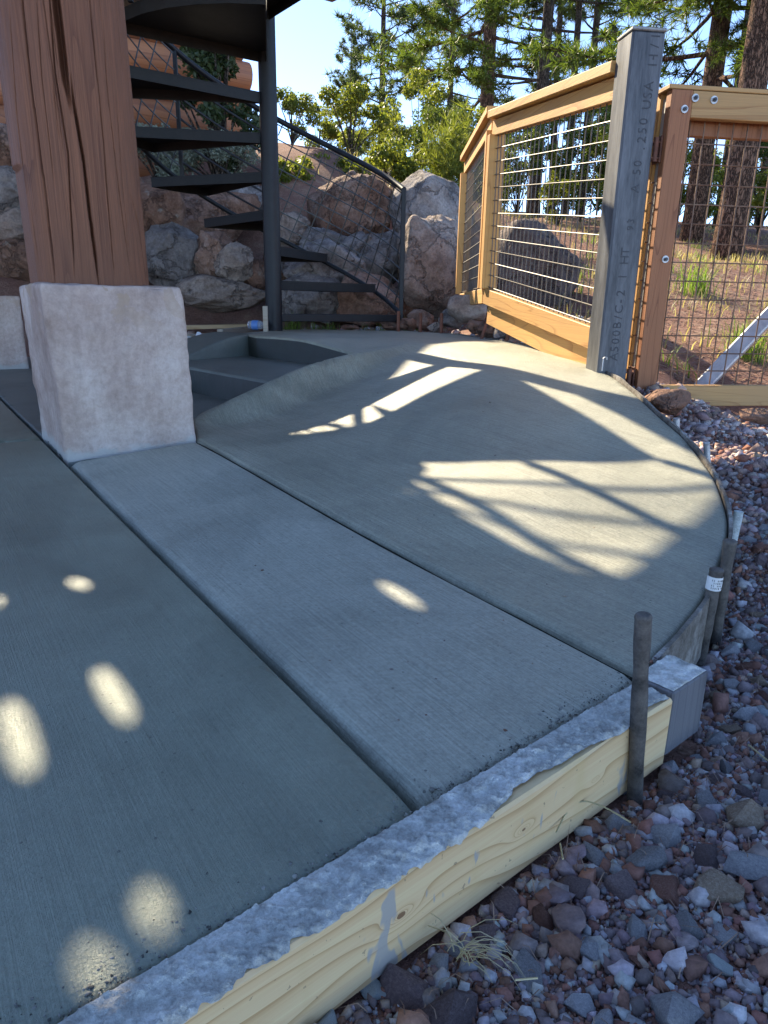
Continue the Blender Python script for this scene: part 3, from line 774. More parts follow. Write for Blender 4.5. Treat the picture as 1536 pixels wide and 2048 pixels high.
# weathered block closing the corner
cb0 = bend + BDIR * .004
root = thing('corner_block', (*(cb0), -.09), 'weathered grey wood block with cement smears at the form corner', 'wood block')
bl = MB(); bl.box((*(cb0 + BDIR * .047 + BNRM * .016), -.041), (.086, .054, .089), ax3, .002)
o = local_obj('block', np.concatenate(bl.V), bl.F, M['pinegrey'], root, BANG); fix_normals(o)
nx, ny = 60, 50; V = []
for i in range(nx):
    for j in range(ny):
        u, v = i / (nx - 1), j / (ny - 1)
        p = cb0 + BDIR * (.006 + .082 * u) + BNRM * (-.009 + .050 * v)
        q = np.array([[u * .09, v * .06, 0]]); V.append((*p, .0042 + max(.0002, .0016 + .0012 * c1(q)[0] + .0006 * c2(q)[0]) * (0.2 if min(u, v, 1-u, 1-v) < .02 else 1)))
ii = np.arange(nx * ny).reshape(nx, ny); F = np.stack([ii[:-1, :-1], ii[1:, :-1], ii[1:, 1:], ii[:-1, 1:]], -1).reshape(-1, 4)
obj('cement_smear', V, F, M['crust'], root, smooth=True)

# thin bent strip that forms the curved edge
ep = catmull([p for p in EDGE[:-1]], 10)
ep = np.array(ep); T = np.gradient(ep[:, :2], axis=0); T /= np.linalg.norm(T, axis=1)[:, None]; out = np.column_stack([T[:, 1], -T[:, 0]])
V = []; n1_ = mk_noise(41, 12, 6)
for i, p in enumerate(ep):
    zt = p[2] + .005 + .002 * n1_(p[None])[0]
    for (d, zz) in ((.001, zt), (.0075, zt), (.0075, zt - .105), (.001, zt - .105)):
        V.append((*(p[:2] + out[i] * d), zz))
n = len(ep); F = []
for i in range(n - 1):
    for j in range(4): F.append((i*4 + j, i*4 + (j+1) % 4, (i+1)*4 + (j+1) % 4, (i+1)*4 + j))
F += [(0, 1, 2, 3), tuple((n-1)*4 + j for j in (3, 2, 1, 0))]
o = obj('form_strip', V, F, M['strip']); fix_normals(o)
tag(o, 'thin bent form strip along the curved edge of the ramp, smeared with cement', 'form strip')

# ---------------------------------------------------------------- form stakes
def stake(px, top, foot, Y, width_px, label, lab=False, mt='stake', lean=None):
    """top and foot are photo rows; the stake stands at distance Y"""
    a = aty(px[0], top, Y); b = aty(px[1], foot, Y); b = b + (b - a) * .25
    rad = width_px * np.linalg.norm(aty(px[0], top, Y) @ _f - 0) / FPX / 2
    rad = width_px * (Y * _f[1] + (a[2] - CAM_H) * _f[2]) / FPX / 2
    root = thing('form_stake', (b[0], b[1], b[2]), label, 'stake', 'form stakes')
    k = MB(); L_ = a - b; d = L_ / np.linalg.norm(L_)
    ts = np.concatenate([np.linspace(0, .97, 22), [.985, .995, 1.0]]); nz = mk_noise(int(px[0]), 10, 30)
    pts = [b + L_ * t for t in ts]; rr = [rad * (1 + .05 * nz(p[None])[0]) for p in pts]
    rr[-1] *= .82; rr[-2] *= .97; rr[-3] *= 1.06
    k.tube(pts, np.array(rr), 14); o = k.build('shaft', M[mt], root); auto_smooth(o, 40)
    if lab:
        k = MB(); a0 = a - d * .012; a1 = a - d * .034
        k.tube([a0, a0 - d * .007, a0 - d * .014, a1], rad * 1.1, 16, cap=False); o = k.build('paper_label', M['paper'], root); auto_smooth(o, 40)
        tag(o, 'torn white paper label with small black print')
        k = MB()
        side = np.cross(d, [0, 1, 0]); side /= np.linalg.norm(side); fr = np.cross(side, d); fr = fr if fr[1] < 0 else -fr
        gq = np.random.default_rng(8)
        for row in range(4):
            for c_ in range(7):
                if gq.random() < .2: continue
                an_ = (c_ - 3) * .24
                nrm = fr * math.cos(an_) + side * math.sin(an_); tang = -fr * math.sin(an_) + side * math.cos(an_)
                cc = a0 - d * (.005 + row * .0042) + nrm * rad * 1.108
                k.box(cc, (.0011 * gq.uniform(.5, 1.3), .0004, .0026), np.array([tang, nrm, d]))
        k.build('label_print', M['ink'], o)
    return root
stake((1287, 1272), 1228, 1540, float(atz(1280, 1402, 0)[1]) - .056, 33, 'nearest dark steel stake against the front form board', mt='stake')
stake((1434, 1402), 1137, 1300, 1.02, 27, 'dark stake with a torn white paper label at the form corner', lab=True)
stake((1461, 1430), 1080, 1280, 1.10, 24, 'cement-greyed stake just behind the stake with the paper label')
stake((1478, 1466), 1022, 1075, 1.36, 18, 'short cement-capped stake at the widest bend of the ramp edge', mt='st_pale')
stake((1413, 1416), 884, 960, 1.78, 13, 'grey stake beside the ramp edge in front of the sunlit gravel', mt='galv')
stake((1353, 1352), 836, 862, 2.0, 14, 'stub of a stake beside the brown rock at the ramp edge', mt='galv')
for px, top, foot, w_, lb in (((797, 796), 622, 662, 4.97, 'thin stake right of the stair rail end post'), ((841, 840), 626, 664, 4.9, 'thin stake below the big tan boulder, left one'),
                              ((883, 882), 626, 668, 4.78, 'thin stake below the big tan boulder, right one'), ((983, 964), 617, 674, 4.2, 'thin leaning stake below the fence corner post'),
                              ((1017, 1014), 654, 684, 3.95, 'thin stake in front of the small rocks below the fence'), ((1104, 1102), 672, 706, 3.35, 'thin stake in front of the fence kick board')):
    stake(px, top, foot, w_, 7 if px[0] < 1100 else 9, lb, mt='rust')

# ---------------------------------------------------------------- pier blocks and log posts
def pier(name, fl, w_, dpt, h, label, seed, topshift=-.02, sub=64):
    """rough squared stone, front-left foot at slab coordinates fl"""
    n = sub; g1 = mk_noise(seed, 14, 3.0); g2 = mk_noise(seed + 1, 14, 9.0); g3 = mk_noise(seed + 2, 16, 26)
    def face(u0, u1, v0, v1, fn):
        pass
    bm = bmesh.new(); bmesh.ops.create_cube(bm, size=1.0)
    bmesh.ops.subdivide_edges(bm, edges=bm.edges[:], cuts=n, use_grid_fill=True)
    V = np.array([v.co[:] for v in bm.verts])
    # local: x across (n), y back, z up
    P = V + .5; hs = np.array([w_, dpt, h])
    Q = (P - .5) * hs
    r = .008; inner = np.clip(Q, -hs / 2 + r, hs / 2 - r); dlt = Q - inner; ln = np.linalg.norm(dlt, axis=1); nn = np.where(ln[:, None] > 1e-9, dlt / (ln[:, None] + 1e-12), 0)
    Q = inner + nn * np.minimum(ln, r)[:, None]
    Wp = Q.copy()
    disp = .0020 * g1(Wp * 1.2) + .0020 * g2(Wp) + .0015 * g3(Wp)
    chip = g2(Wp * .8 + 2) ; edge_d = np.sort(hs / 2 - np.abs(Q), axis=1)[:, 1]
    disp -= .014 * np.clip(chip - .45, 0, 1) * np.clip(1 - edge_d / .022, 0, 1)
    Q = Q + nn * disp[:, None]
    Q[:, 2] += h / 2 - .03
    base = an(*fl)
    c = base + NX * (w_ / 2) - AX * (dpt / 2)
    sh = topshift * (Q[:, 2] / h)
    Wd = np.column_stack([c[0] + NX[0] * Q[:, 0] - AX[0] * Q[:, 1] + sh, c[1] + NX[1] * Q[:, 0] - AX[1] * Q[:, 1], Q[:, 2]])
    F = [[v.index for v in f.verts] for f in bm.faces]; bm.free()
    o = obj(name, Wd, F, M['block'], smooth=True, origin=(c[0], c[1], 0)); fix_normals(o)
    tag(o, label, 'stone pier', 'stone piers'); return c
c0 = pier('stone_pier', (-2.095, V1 + .006), .376, .42, .475 + .03, 'pale rough stone pier in the foreground under the big log post', 11)
b2 = atz(58, 736, 0)[:2]
c1_ = pier('stone_pier', (b2 @ AX, b2 @ NX - .40), .40, .40, .46, 'stone pier at the left picture edge behind the big pier', 21, 0, 24)

def log_post(name, c, rad, z0, z1, label, cracks, seed, notch=None, lean=(0, 0), na=860, nz=170):
    th = np.linspace(-PI, PI, na, endpoint=False); zz = np.concatenate([np.linspace(z0, min(z1, z0 + 1.5), nz), np.linspace(min(z1, z0 + 1.5), z1, 14)[1:]])
    TH, ZZ = np.meshgrid(th, zz); n1 = mk_noise(seed, 12, .5); n2 = mk_noise(seed + 1, 16, 2.0); n3 = mk_noise(seed + 2, 20, 9)
    q = np.column_stack([np.cos(TH).ravel(), np.sin(TH).ravel(), ZZ.ravel() * .5])
    q3 = np.column_stack([np.cos(TH).ravel() * 1.3, np.sin(TH).ravel() * 1.3, ZZ.ravel() * .12])
    rr = rad * (1 + .012 * n1(q) + .006 * n2(q3) + .004 * n3(q3))
    rr = rr.reshape(TH.shape)
    for (pts, wd, dp) in cracks:                       # drying checks: (angle, height) polyline, width, depth
        pts = sorted(pts, key=lambda p: p[1]); zs_ = [p[1] for p in pts]; as_ = [p[0] for p in pts]
        ac = np.interp(zz, zs_, as_); wob = .010 * n2(np.column_stack([zz * 0, zz * 0, zz * 1.5]))
        a_ = (ac + wob)[:, None]; fade = (smoothstep(zs_[0] - .02, zs_[0] + .12, zz) * smoothstep(zs_[-1] + .02, zs_[-1] - .12, zz))[:, None]
        x = np.abs(TH - a_) / (wd * (.35 + .65 * fade) + 1e-6)
        rr -= dp * fade * np.clip(1.15 - x, 0, 1) ** .4
    if notch is not None:
        an_, znot, dd = notch
        k = np.cos(TH - an_); lim = (rad - dd) / np.maximum(k, .15)
        rr = np.where((ZZ < znot) & (k > .15), np.minimum(rr, lim), rr)
    X = c[0] + rr * np.cos(TH) + lean[0] * (ZZ - z0); Y = c[1] + rr * np.sin(TH) + lean[1] * (ZZ - z0)
    V = np.column_stack([X.ravel(), Y.ravel(), ZZ.ravel()]); m_ = len(zz); ii = np.arange(m_ * na).reshape(m_, na); jj = np.roll(ii, -1, 1)
    F = np.stack([ii[:-1], jj[:-1], jj[1:], ii[1:]], -1).reshape(-1, 4).tolist()
    F.append(list(ii[-1])); F.append(list(ii[0][::-1]))
    o = obj(name, V, F, M['log'], smooth=True, origin=(c[0], c[1], z0)); tag(o, label, 'log post', 'log posts'); return o
lc = aty(181, 560, 2.235)
view = math.atan2(-lc[1], -lc[0])                      # angle of the side facing the camera
LR = .169
def A_(px, row):                                       # angle on the post for a photo column at a photo row
    zc = aty(px, row, lc[1])[2]
    left = np.interp(row, [0, 88, 346, 557], [-8, 6, 36, 68]); right = np.interp(row, [0, 252, 562], [248, 269, 290])
    u = np.clip((px - (left + right) / 2) / ((right - left) / 2), -.97, .97)
    return view + math.asin(u), zc
crk = [([A_(116, -60), A_(118, 30), A_(130, 130), A_(136, 190), A_(146, 248)], .055, .050),
       ([A_(146, 180), A_(150, 230), A_(168, 340), A_(180, 450), A_(193, 575)], .022, .030),
       ([A_(55, -80), A_(62, 60), A_(75, 200), A_(100, 400), A_(118, 575)], .016, .022),
       ([A_(105, 0), A_(118, 180), A_(140, 330), A_(152, 560)], .011, .012),
       ([A_(178, -40), A_(186, 90), A_(205, 300), A_(222, 560)], .009, .010),
       ([A_(250, 380), A_(268, 450), A_(282, 570)], .014, .014),
       ([A_(205, 60), A_(213, 200), A_(236, 420), A_(252, 570)], .007, .008),
       ([A_(85, 30), A_(95, 200), A_(118, 400)], .007, .008),
       ([A_(40, 60), A_(50, 250), A_(80, 500)], .007, .010)]
gq = np.random.default_rng(12)
for k in range(26):
    a0 = view + gq.uniform(-1.4, 1.4); zc = gq.uniform(.5, 1.5); ln = gq.uniform(.15, .5)
    crk.append(([(a0, zc), (a0 + gq.normal(0, .02), zc + ln / 2), (a0 + gq.normal(0, .03), zc + ln)], .006, .005))
log_post('log_post', lc, LR, .44, 2.0, 'thick reddish brown stained log post with long drying cracks on the pale pier', crk, 50, (view - 1.35, aty(40, 346, lc[1])[2], .012), (-.012, 0))
log_post('log_post', (c1_[0] - .05, c1_[1] - .02), .15, .42, 2.0, 'log post at the left picture edge standing on the rear pier', [([(-1.2, .4), (-1.25, 1.9)], .02, .02), ([(-1.6, .4), (-1.55, 1.9)], .015, .02)], 60, None, (0, 0), 120, 40)

# ---------------------------------------------------------------- spiral stair
PO = atz(549, 661, Z2); PXY = PO[:2]; SR = .93
TH0, TST = R(43), R(28.5); ZT1 = aty(556, 561, PO[1])[2]; RISE = (aty(545, 187, PO[1])[2] - ZT1) / 5
def sp(th, r, z): return np.array([PXY[0] + r * math.cos(th), PXY[1] + r * math.sin(th), z])
TE = R(25)
ZH0 = aty(785, 379, PO[1] + SR * math.sin(TE))[2]; ZL0 = aty(785, 629, PO[1] + SR * math.sin(TE))[2]
KS = RISE / TST
stair = thing('spiral_stair', (PXY[0], PXY[1], Z2), 'black steel spiral stair with mesh railing beside the landing', 'stair')
k = MB(); k.tube([(*PXY, Z2 - .02), (*PXY, 1.5), (*PXY, 3.05)], .054, 24); o = k.build('pole', M['black'], stair); auto_smooth(o, 40)
def wedge(th_a, th_b, r0, r1, z0, z1, seg=6):
    V = []; F = []; a = np.linspace(th_a, th_b, seg + 1)
    for zz in (z0, z1):
        for r_ in (r0, r1):
            for t in a: V.append(sp(t, r_, zz))
    n = seg + 1; lo0, lo1, hi0, hi1 = 0, n, 2 * n, 3 * n
    for i in range(seg):
        F += [(hi0+i, hi1+i, hi1+i+1, hi0+i+1), (lo0+i, lo0+i+1, lo1+i+1, lo1+i), (lo1+i, lo1+i+1, hi1+i+1, hi1+i), (lo0+i, hi0+i, hi0+i+1, lo0+i+1)]
    F += [(lo0, lo1, hi1, hi0), (lo0+seg, hi0+seg, hi1+seg, lo1+seg)]
    return V, F
NT = 7
TB = R(279)                               # the seventh plate is the top platform
for i in range(NT):
    ta = TH0 + TST * i; tb = (ta + TST + R(3)) if i < NT - 1 else TB; zt = ZT1 + RISE * i
    k = MB(); k.add(*wedge(ta, tb, .05, SR - .03, zt - .006, zt))
    h = .052
    for th in (ta, tb):
        d = np.array([math.cos(th), math.sin(th), 0]); s_ = np.array([-d[1], d[0], 0]) * (1 if th == ta else -1) * .004
        k.bar(sp(th, .052, zt - .0065 - h / 2) + s_, sp(th, SR - .034, zt - .0065 - h / 2) + s_, .006, h)
    k.add(*wedge(ta + .008, tb - .008, SR - .037, SR - .031, zt - .0065 - h, zt - .0065))
    o = k.build('tread' if i < NT - 1 else 'platform', M['tread'], stair); fix_normals(o)
def helix(z0, t0, t1, r=SR, n=90): return [sp(t, r, z0 + KS * (t - TE)) for t in np.linspace(t0, t1, n)]
T_END = TH0 + TST * (NT - 1)
k = MB(); ta = TB + R(1); tb = ta + R(27); zt = ZT1 + RISE * NT; k.add(*wedge(ta, tb, .05, SR - .03, zt - .006, zt)); h = .052
for th in (ta, tb):
    d = np.array([math.cos(th), math.sin(th), 0]); s_ = np.array([-d[1], d[0], 0]) * (1 if th == ta else -1) * .004
    k.bar(sp(th, .052, zt - .0065 - h / 2) + s_, sp(th, SR - .034, zt - .0065 - h / 2) + s_, .006, h)
k.add(*wedge(ta + .008, tb - .008, SR - .037, SR - .031, zt - .0065 - h, zt - .0065)); o = k.build('tread', M['tread'], stair); fix_normals(o)
k = MB(); k.tube(helix(ZH0, TE, T_END, n=120), .019, 10); o = k.build('handrail', M['black'], stair); auto_smooth(o, 60)
k = MB(); k.tube(helix(ZL0, TE, T_END, n=120), .016, 8); o = k.build('bottom_rail', M['black'], stair); auto_smooth(o, 60)
k = MB(); e = sp(TE, SR, 0)
k.bar((e[0], e[1], ZL0 - .06), (e[0], e[1], ZH0 + .01), .032, .032, (1, 0, 0), .003); k.build('end_post', M['black'], stair)
k = MB(); k.bar((*PXY, ZL0 - .025), (e[0], e[1], ZL0 - .025), .03, .048, bev=.003); k.build('base_bar', M['black'], stair)
for th in (97, 140, 172, 204):
    t = R(th); zz = ZL0 + KS * (t - TE); k = MB(); p = sp(t, SR, 0)
    k.bar((p[0], p[1], zz - .03), (p[0], p[1], zz + ZH0 - ZL0), .026, .026, (1, 0, 0), .002); k.build('baluster', M['black'], stair)
k = MB(); gap = ZH0 - ZL0; sl = KS / SR
def wires(t0, t1, along=True, perp=True, step=.098, rw=.0046):
    if along:
        for j in range(1, int(gap / step) + 1):
            if j * step < gap - .03: k.tube(helix(ZL0 + j * step, t0, t1, n=int((t1 - t0) / .07) + 2), rw, 5, False)
    if perp:
        s0 = SR * t0; smax = SR * t1; u = s0
        while u < smax + .36:
            pts = []
            for q in np.linspace(0, 1, 9):
                t = q * gap / (1 + sl * sl); s_ = u - sl * t
                if s_ < s0 or s_ > smax: continue
                th = s_ / SR; pts.append(sp(th, SR, ZL0 + KS * (u / SR - TE) + t))
            if len(pts) > 1: k.tube(pts, rw, 5, False)
            u += step / math.cos(math.atan(sl))
wires(TE, R(97)); wires(R(140), T_END)
o = k.build('wire_mesh', M['stairwire'], stair); o['kind'] = 'stuff'
k = MB()
for j in range(1, 6):
    k.tube(helix(ZL0 + j * gap / 6, R(97), R(140), n=14), .008, 6, False)
o = k.build('railing_bars', M['black'], stair); auto_smooth(o, 60)
# level railing round the platform
zp = ZT1 + RISE * (NT - 1); arc = lambda z, a, b: [sp(t, SR - .02, z) for t in np.linspace(a, b, 16)]
ta = TH0 + TST * (NT - 1)
for th in (232, 258, 279):
    k = MB(); p = sp(R(th), SR - .02, 0); k.bar((p[0], p[1], zp), (p[0], p[1], zp + .95), .026, .026, (1, 0, 0), .002); k.build('baluster', M['black'], stair)
k = MB(); k.tube(arc(zp + .95, ta, TB), .019, 10); o = k.build('handrail', M['black'], stair); auto_smooth(o, 60)
for j in range(1, 8):
    k = MB(); k.tube(arc(zp + .95 * j / 8, ta, TB), .008, 6); o = k.build('rail_bar', M['black'], stair); auto_smooth(o, 60)

# ---------------------------------------------------------------- unseen deck added overhead, outline shaped to cast the patio shade
DZ = 2.02
def to_deck(p):
    p = np.asarray(p, float); return p[:2] - SH * ((DZ - p[2]) / math.tan(SUN_EL))
OPEN_PX = [(735, 806), (800, 870), (858, 940), (835, 962), (788, 985), (900, 1022), (1010, 1080), (1130, 1140), (1215, 1160), (1262, 1140), (1340, 1075), (1400, 1030), (1445, 985)]
notch = [to_deck(ramp_hit(*p)) for p in OPEN_PX] + [to_deck(atz(1478, 962, .0)), to_deck(atz(1570, 952, -.01))]
outer = [np.array([-1.35, 4.72])] + notch + [np.array([-.12, 4.3]), np.array([-.35, 2.45]), np.array([-4.3, 2.45]), np.array([-4.3, 5.7]), np.array([-2.75, 5.3]), np.array([-2.0, 4.72])]
def oval(cx, cy, a, b, ang, n=14, sq=2.4):
    out = []
    for t in np.linspace(0, 2 * PI, n, endpoint=False):
        c, s_ = math.cos(t), math.sin(t); u = a * np.sign(c) * abs(c) ** (2 / sq); v = b * np.sign(s_) * abs(s_) ** (2 / sq)
        out.append((cx + u * math.cos(ang) - v * math.sin(ang), cy + u * math.sin(ang) + v * math.cos(ang)))
    return out
holes = []  # openings made to drop the light spots on the slab
for (cx, cy, a, b, ang) in ((158, 1168, 20, 8, .3), (290, 1380, 62, 20, .95), (38, 1480, 78, 30, 1.25), (522, 1745, 38, 25, .9), (195, 1945, 50, 30, .7), (802, 1192, 46, 10, .55), (-6, 1205, 8, 11, 0)):
    sh_ = np.array([-.03, -.017]) if cx == 290 else (np.array([-.075, -.04]) if cx == 522 else 0)
    holes.append([to_deck(atz(x, y, 0)) + sh_ for x, y in oval(cx, cy, a, b, ang)])
deck = thing('shade_deck', (lc[0], lc[1], DZ), 'unseen deck added overhead, cut to shape the shade on the patio', 'deck')
loops = [[Vector((*p, 0)) for p in outer]] + [[Vector((*p, 0)) for p in h] for h in holes]
tri = geometry.tessellate_polygon(loops); flatp = np.array([v[:2] for lp in loops for v in lp]); n = len(flatp)
V = np.vstack([np.column_stack([flatp, np.full(n, DZ)]), np.column_stack([flatp - SH * (.03 / math.tan(SUN_EL)), np.full(n, DZ + .03)])])
F = [tuple(t) for t in tri] + [tuple(i + n for i in t[::-1]) for t in tri]; q = 0
for lp in loops:
    k_ = len(lp)
    for i in range(k_): F.append((q + i, q + (i + 1) % k_, n + q + (i + 1) % k_, n + q + i))
    q += k_
o = obj('shade_deck_sheet', V, F, M['scrap'], deck); fix_normals(o)

# ---------------------------------------------------------------- steel gate post with mill lettering
GA = R(8.0); GX = np.array([math.cos(GA), math.sin(GA), 0]); GY = np.array([-math.sin(GA), math.cos(GA), 0]); UZ = np.array([0, 0, 1.0])
PD = 2.62; PW = .115
pfl = aty(1206, 640, PD)                                # front-left arris of the post
def post_z(row, col=1240): return aty(col, row, PD)[2]
pz0, pz1 = .05, post_z(58, 1266)
pc = pfl[:2] + (GX * PW / 2 + GY * PW / 2)[:2]
plean = np.array([-.004, 0, 0])
post = thing('steel_post', (pc[0], pc[1], pz0), 'square mill-scale steel gate post with stencilled lettering and flat cap', 'post')
k = MB(); k.box((pc[0], pc[1], (pz0 + pz1) / 2), (PW, PW, pz1 - pz0), np.array([GX, GY, UZ]), .007)
o = k.build('tube', M['mill'], post); fix_normals(o)
k = MB(); k.box((pc[0], pc[1], pz1 + .0045), (PW + .004, PW + .004, .011), np.array([GX, GY, UZ]), .003)
o = k.build('cap', M['millcap'], post); fix_normals(o)
def letter(ch, row, across, size, shift):
    cu = bpy.data.curves.new('t', 'FONT'); cu.body = ch; cu.size = size; cu.extrude = .0003; cu.resolution_u = 2; cu.align_x = 'CENTER'
    to = bpy.data.objects.new('t', cu); COL.objects.link(to)
    dg = bpy.context.evaluated_depsgraph_get(); me = bpy.data.meshes.new_from_object(to.evaluated_get(dg))
    V = np.array([v.co[:] for v in me.vertices]); F = [tuple(p.vertices) for p in me.polygons]
    bpy.data.objects.remove(to); bpy.data.curves.remove(cu)
    base = np.array([pc[0], pc[1], post_z(row) + shift]) - GY * (PW / 2 + .0006) + GX * (across - .5) * PW
    return obj('letter', base + np.outer(V[:, 0], UZ) - np.outer(V[:, 1], GX) - np.outer(V[:, 2], GY), F, M['ink'], post)
def lettering(txt, row, across, size):
    for i, ch in enumerate(txt):
        if ch != ' ': letter(ch, row, across, size, (i + .5) * size * .62)
for txt, row, ac, sz in (('A500B/C-2 1 HT', 722, .62, .045), ('93', 462, .67, .036), ('A 50', 384, .70, .042), ('.250', 304, .74, .044), ('USA  -', 216, .78, .044), ('11/13A', 136, .82, .044)):
    lettering(txt, row, ac, sz)

# ---------------------------------------------------------------- wire fence behind the ramp
def fence_panel(name, a, b, h, label, kick=False, near_stile=True, seed=1):
    """a, b: feet of the near and far ends (bottom edge of the bottom rail); the panel rakes with the ground"""
    a = np.asarray(a, float); b = np.asarray(b, float); d = (b - a) / np.linalg.norm((b - a)[:2]); dh = d.copy(); dh[2] = 0
    lft = np.array([-dh[1], dh[0], 0])                 # towards the ramp
    Lh = np.linalg.norm((b - a)[:2]); root = thing(name, a, label, 'fence panel', 'wire fence panels beside the ramp')
    up = lambda z: np.array([0, 0, z]); ang = math.atan2(dh[1], dh[0]) - PI / 2
    def part(nm, mb, mt):
        V = np.concatenate(mb.V); o = local_obj(nm, V, mb.F, mt, root, ang); fix_normals(o); return o
    rw, rt = .082, .040
    k = MB(); k.bar(a + up(h - rw / 2 - .040) + d * .0, b + up(h - rw / 2 - .040), rt, rw - .01, bev=.002); part('top_rail', k, M['cedar_y'])
    k = MB(); k.bar(a + up(h - .019) + lft * .004, b + up(h - .019) + lft * .004, .092, .037, bev=.003); part('cap_board', k, M['cedar_y'])
    k = MB(); k.bar(a + up(rw / 2), b + up(rw / 2), rt, rw, bev=.002); part('bottom_rail', k, M['cedar_y'])
    if kick:
        k = MB(); k.bar(a + up(-.055) - lft * .025, b + up(-.055) - lft * .025, .03, .11, bev=.002); part('kick_board', k, M['cedar_y'])
    ends = [(b - d * .022, 'stile')]
    if near_stile: ends.append((a + d * .022, 'stile'))
    for (p, nm) in ends:
        k = MB(); k.bar(p + up(rw + .001), p + up(h - .040 - rw + .008), .088, .044, dh, bev=.002) if False else k.box(p + up((rw + h - .115) / 2), (.044, .088, h - rw - .115), np.array([dh, lft, UZ]), .002)
        part(nm, k, M['cedar'])
    k = MB(); rw_ = .0026
    nz = int((h - .2) / .062)
    for j in range(nz + 1):
        z = rw + .012 + j * (h - .21) / nz
        k.tube([a + up(z) + lft * .006, b + up(z) + lft * .006], rw_, 6)
    nn = int(Lh / .052)
    for j in range(1, nn):
        p = a + (b - a) * j / nn
        k.tube([p + up(rw - .01) + lft * .0005, p + up(h - .10) + lft * .0005], rw_, 6)
    o = k.build('wire_mesh', M['wire'], root); o['kind'] = 'stuff'; auto_smooth(o, 60)
    return root
fa = np.array([pc[0], pc[1], 0]) + GY * (PW / 2 + .004) - GX * .02; fa[2] = aty(1169, 700, fa[1])[2]
Y1 = 4.12; fb = aty(972, 607, Y1); Y2 = 5.35; fc = aty(921, 612, Y2)
FH = aty(1228, 122, fa[1])[2] - fa[2]
fence_panel('fence_panel', fa, fb, FH, 'cedar framed wire fence panel between the steel post and the fence corner', True, False)
fence_panel('fence_panel', fb + (fc - fb) * .02, fc, aty(923, 311, Y2)[2] - fc[2], 'far narrow cedar framed wire fence panel by the tan boulder', False, True)

# ---------------------------------------------------------------- gate
go = np.array([pc[0], pc[1], 0]) + GX * (PW / 2 + .045) + GY * (.0)
GW = 1.15; gz0 = aty(1330, 812, go[1])[2]; gz1 = aty(1370, 176, go[1])[2]
gate = thing('gate', (go[0], go[1], gz0), 'wooden framed wire gate hung on the steel post', 'gate')
GANG = GA
def gpart(nm, mb, mt):
    o = local_obj(nm, np.concatenate(mb.V), mb.F, mt, gate, GANG); fix_normals(o); return o
gb = lambda x, y, z: go * np.array([1, 1, 0]) + GX * x + GY * y + UZ * z
A3 = np.array([GX, GY, UZ])
k = MB(); k.box(gb(.0425, -.03, (gz0 + .012 + gz1 - .014) / 2), (.076, .036, gz1 - gz0 - .028), A3, .002); tag(gpart('stile', k, M['redwood']), 'reddish brown gate stile')
k = MB(); k.box(gb(.0425, .040, (gz0 + gz1) / 2), (.076, .032, gz1 - gz0 - .028), A3, .002); gpart('rear_stile', k, M['cedar'])
k = MB(); k.box(gb(.032, .006, (gz0 + gz1) / 2), (.040, .034, gz1 - gz0 - .06), A3, .002); gpart('steel_stile', k, M['galv'])
k = MB(); k.box(gb(.082 + GW / 2, -.028, gz1 - .014 - .042), (GW, .034, .082), A3, .002); gpart('top_rail', k, M['cedar_x'])
k = MB(); k.box(gb(GW / 2 + .02, .004, gz1 - .006), (GW + .05, .10, .014), A3, .002); gpart('cap_board', k, M['cedar_x'])
k = MB(); k.box(gb(.082 + GW / 2, .040, gz1 - .014 - .062), (GW, .030, .122), A3, .002); gpart('rear_rail', k, M['redwood'])
k = MB(); k.box(gb(.082 + GW / 2, -.028, gz0 + .042), (GW, .036, .078), A3, .002); gpart('bottom_rail', k, M['cedar_x'])
k = MB(); k.box(gb(.60, -.03, gz0 - .05), (1.3, .012, .010), A3, .001); gpart('rail_strip', k, M['rust'])
for cpx, rpx in ((1388, 197), (1430, 199), (1365, 220), (1327, 519)):
    p = aty(cpx, rpx, go[1] - .03); xo = float((p - go) @ GX)
    c = gb(xo, -.0495 if cpx != 1430 else -.0465, p[2]); k = MB()
    k.tube([c + GY * .0015, c - GY * .0025], .0125, 18); w = k.build('washer', M['galv'], gate); fix_normals(w); auto_smooth(w, 40)
    k = MB(); k.tube([c - GY * .0026, c - GY * .010], .0068, 6); k.tube([c - GY * .0101, c - GY * .014], .0035, 8); b_ = k.build('nut', M['mill'], w); fix_normals(b_)
k = MB(); x = .115
while x < GW: k.tube([gb(x, .010, gz0 + .07), gb(x, .010, gz1 - .08)], .0026, 6); x += .0545
zz = gz0 + .13
while zz < gz1 - .12: k.tube([gb(.0, .0165, zz), gb(GW, .0165, zz)], .0026, 6); zz += .0655
o = k.build('wire_mesh', M['rustwire'], gate); o['kind'] = 'stuff'; auto_smooth(o, 60)
for row in (287, 745):
    zc = aty(1318, row, go[1])[2]; k = MB()
    k.box(gb(-.022, .0, zc), (.040, .048, .006), A3, .001); k.box(gb(-.022, -.0, zc - .05), (.038, .05, .006), A3, .001)
    k.tube([gb(-.018, -.022, zc - .062), gb(-.018, -.022, zc + .014)], .009, 12); k.box(gb(-.001, -.004, zc - .022), (.006, .05, .085), A3, .001)
    h_ = k.build('hinge', M['rust'], gate); fix_normals(h_)
# clip left on the slab side of the post
k = MB(); p0 = aty(1204, 742, PD - .02); k.tube([p0, p0 + UZ * .045, p0 + UZ * .05 + GX * .006, p0 + UZ * .049 + GX * .013, p0 + UZ * .04 + GX * .014], .0022, 8)
o = k.build('wire_clip', M['galv'], origin=p0); tag(o, 'small bent bright wire clip at the foot of the steel post', 'clip')
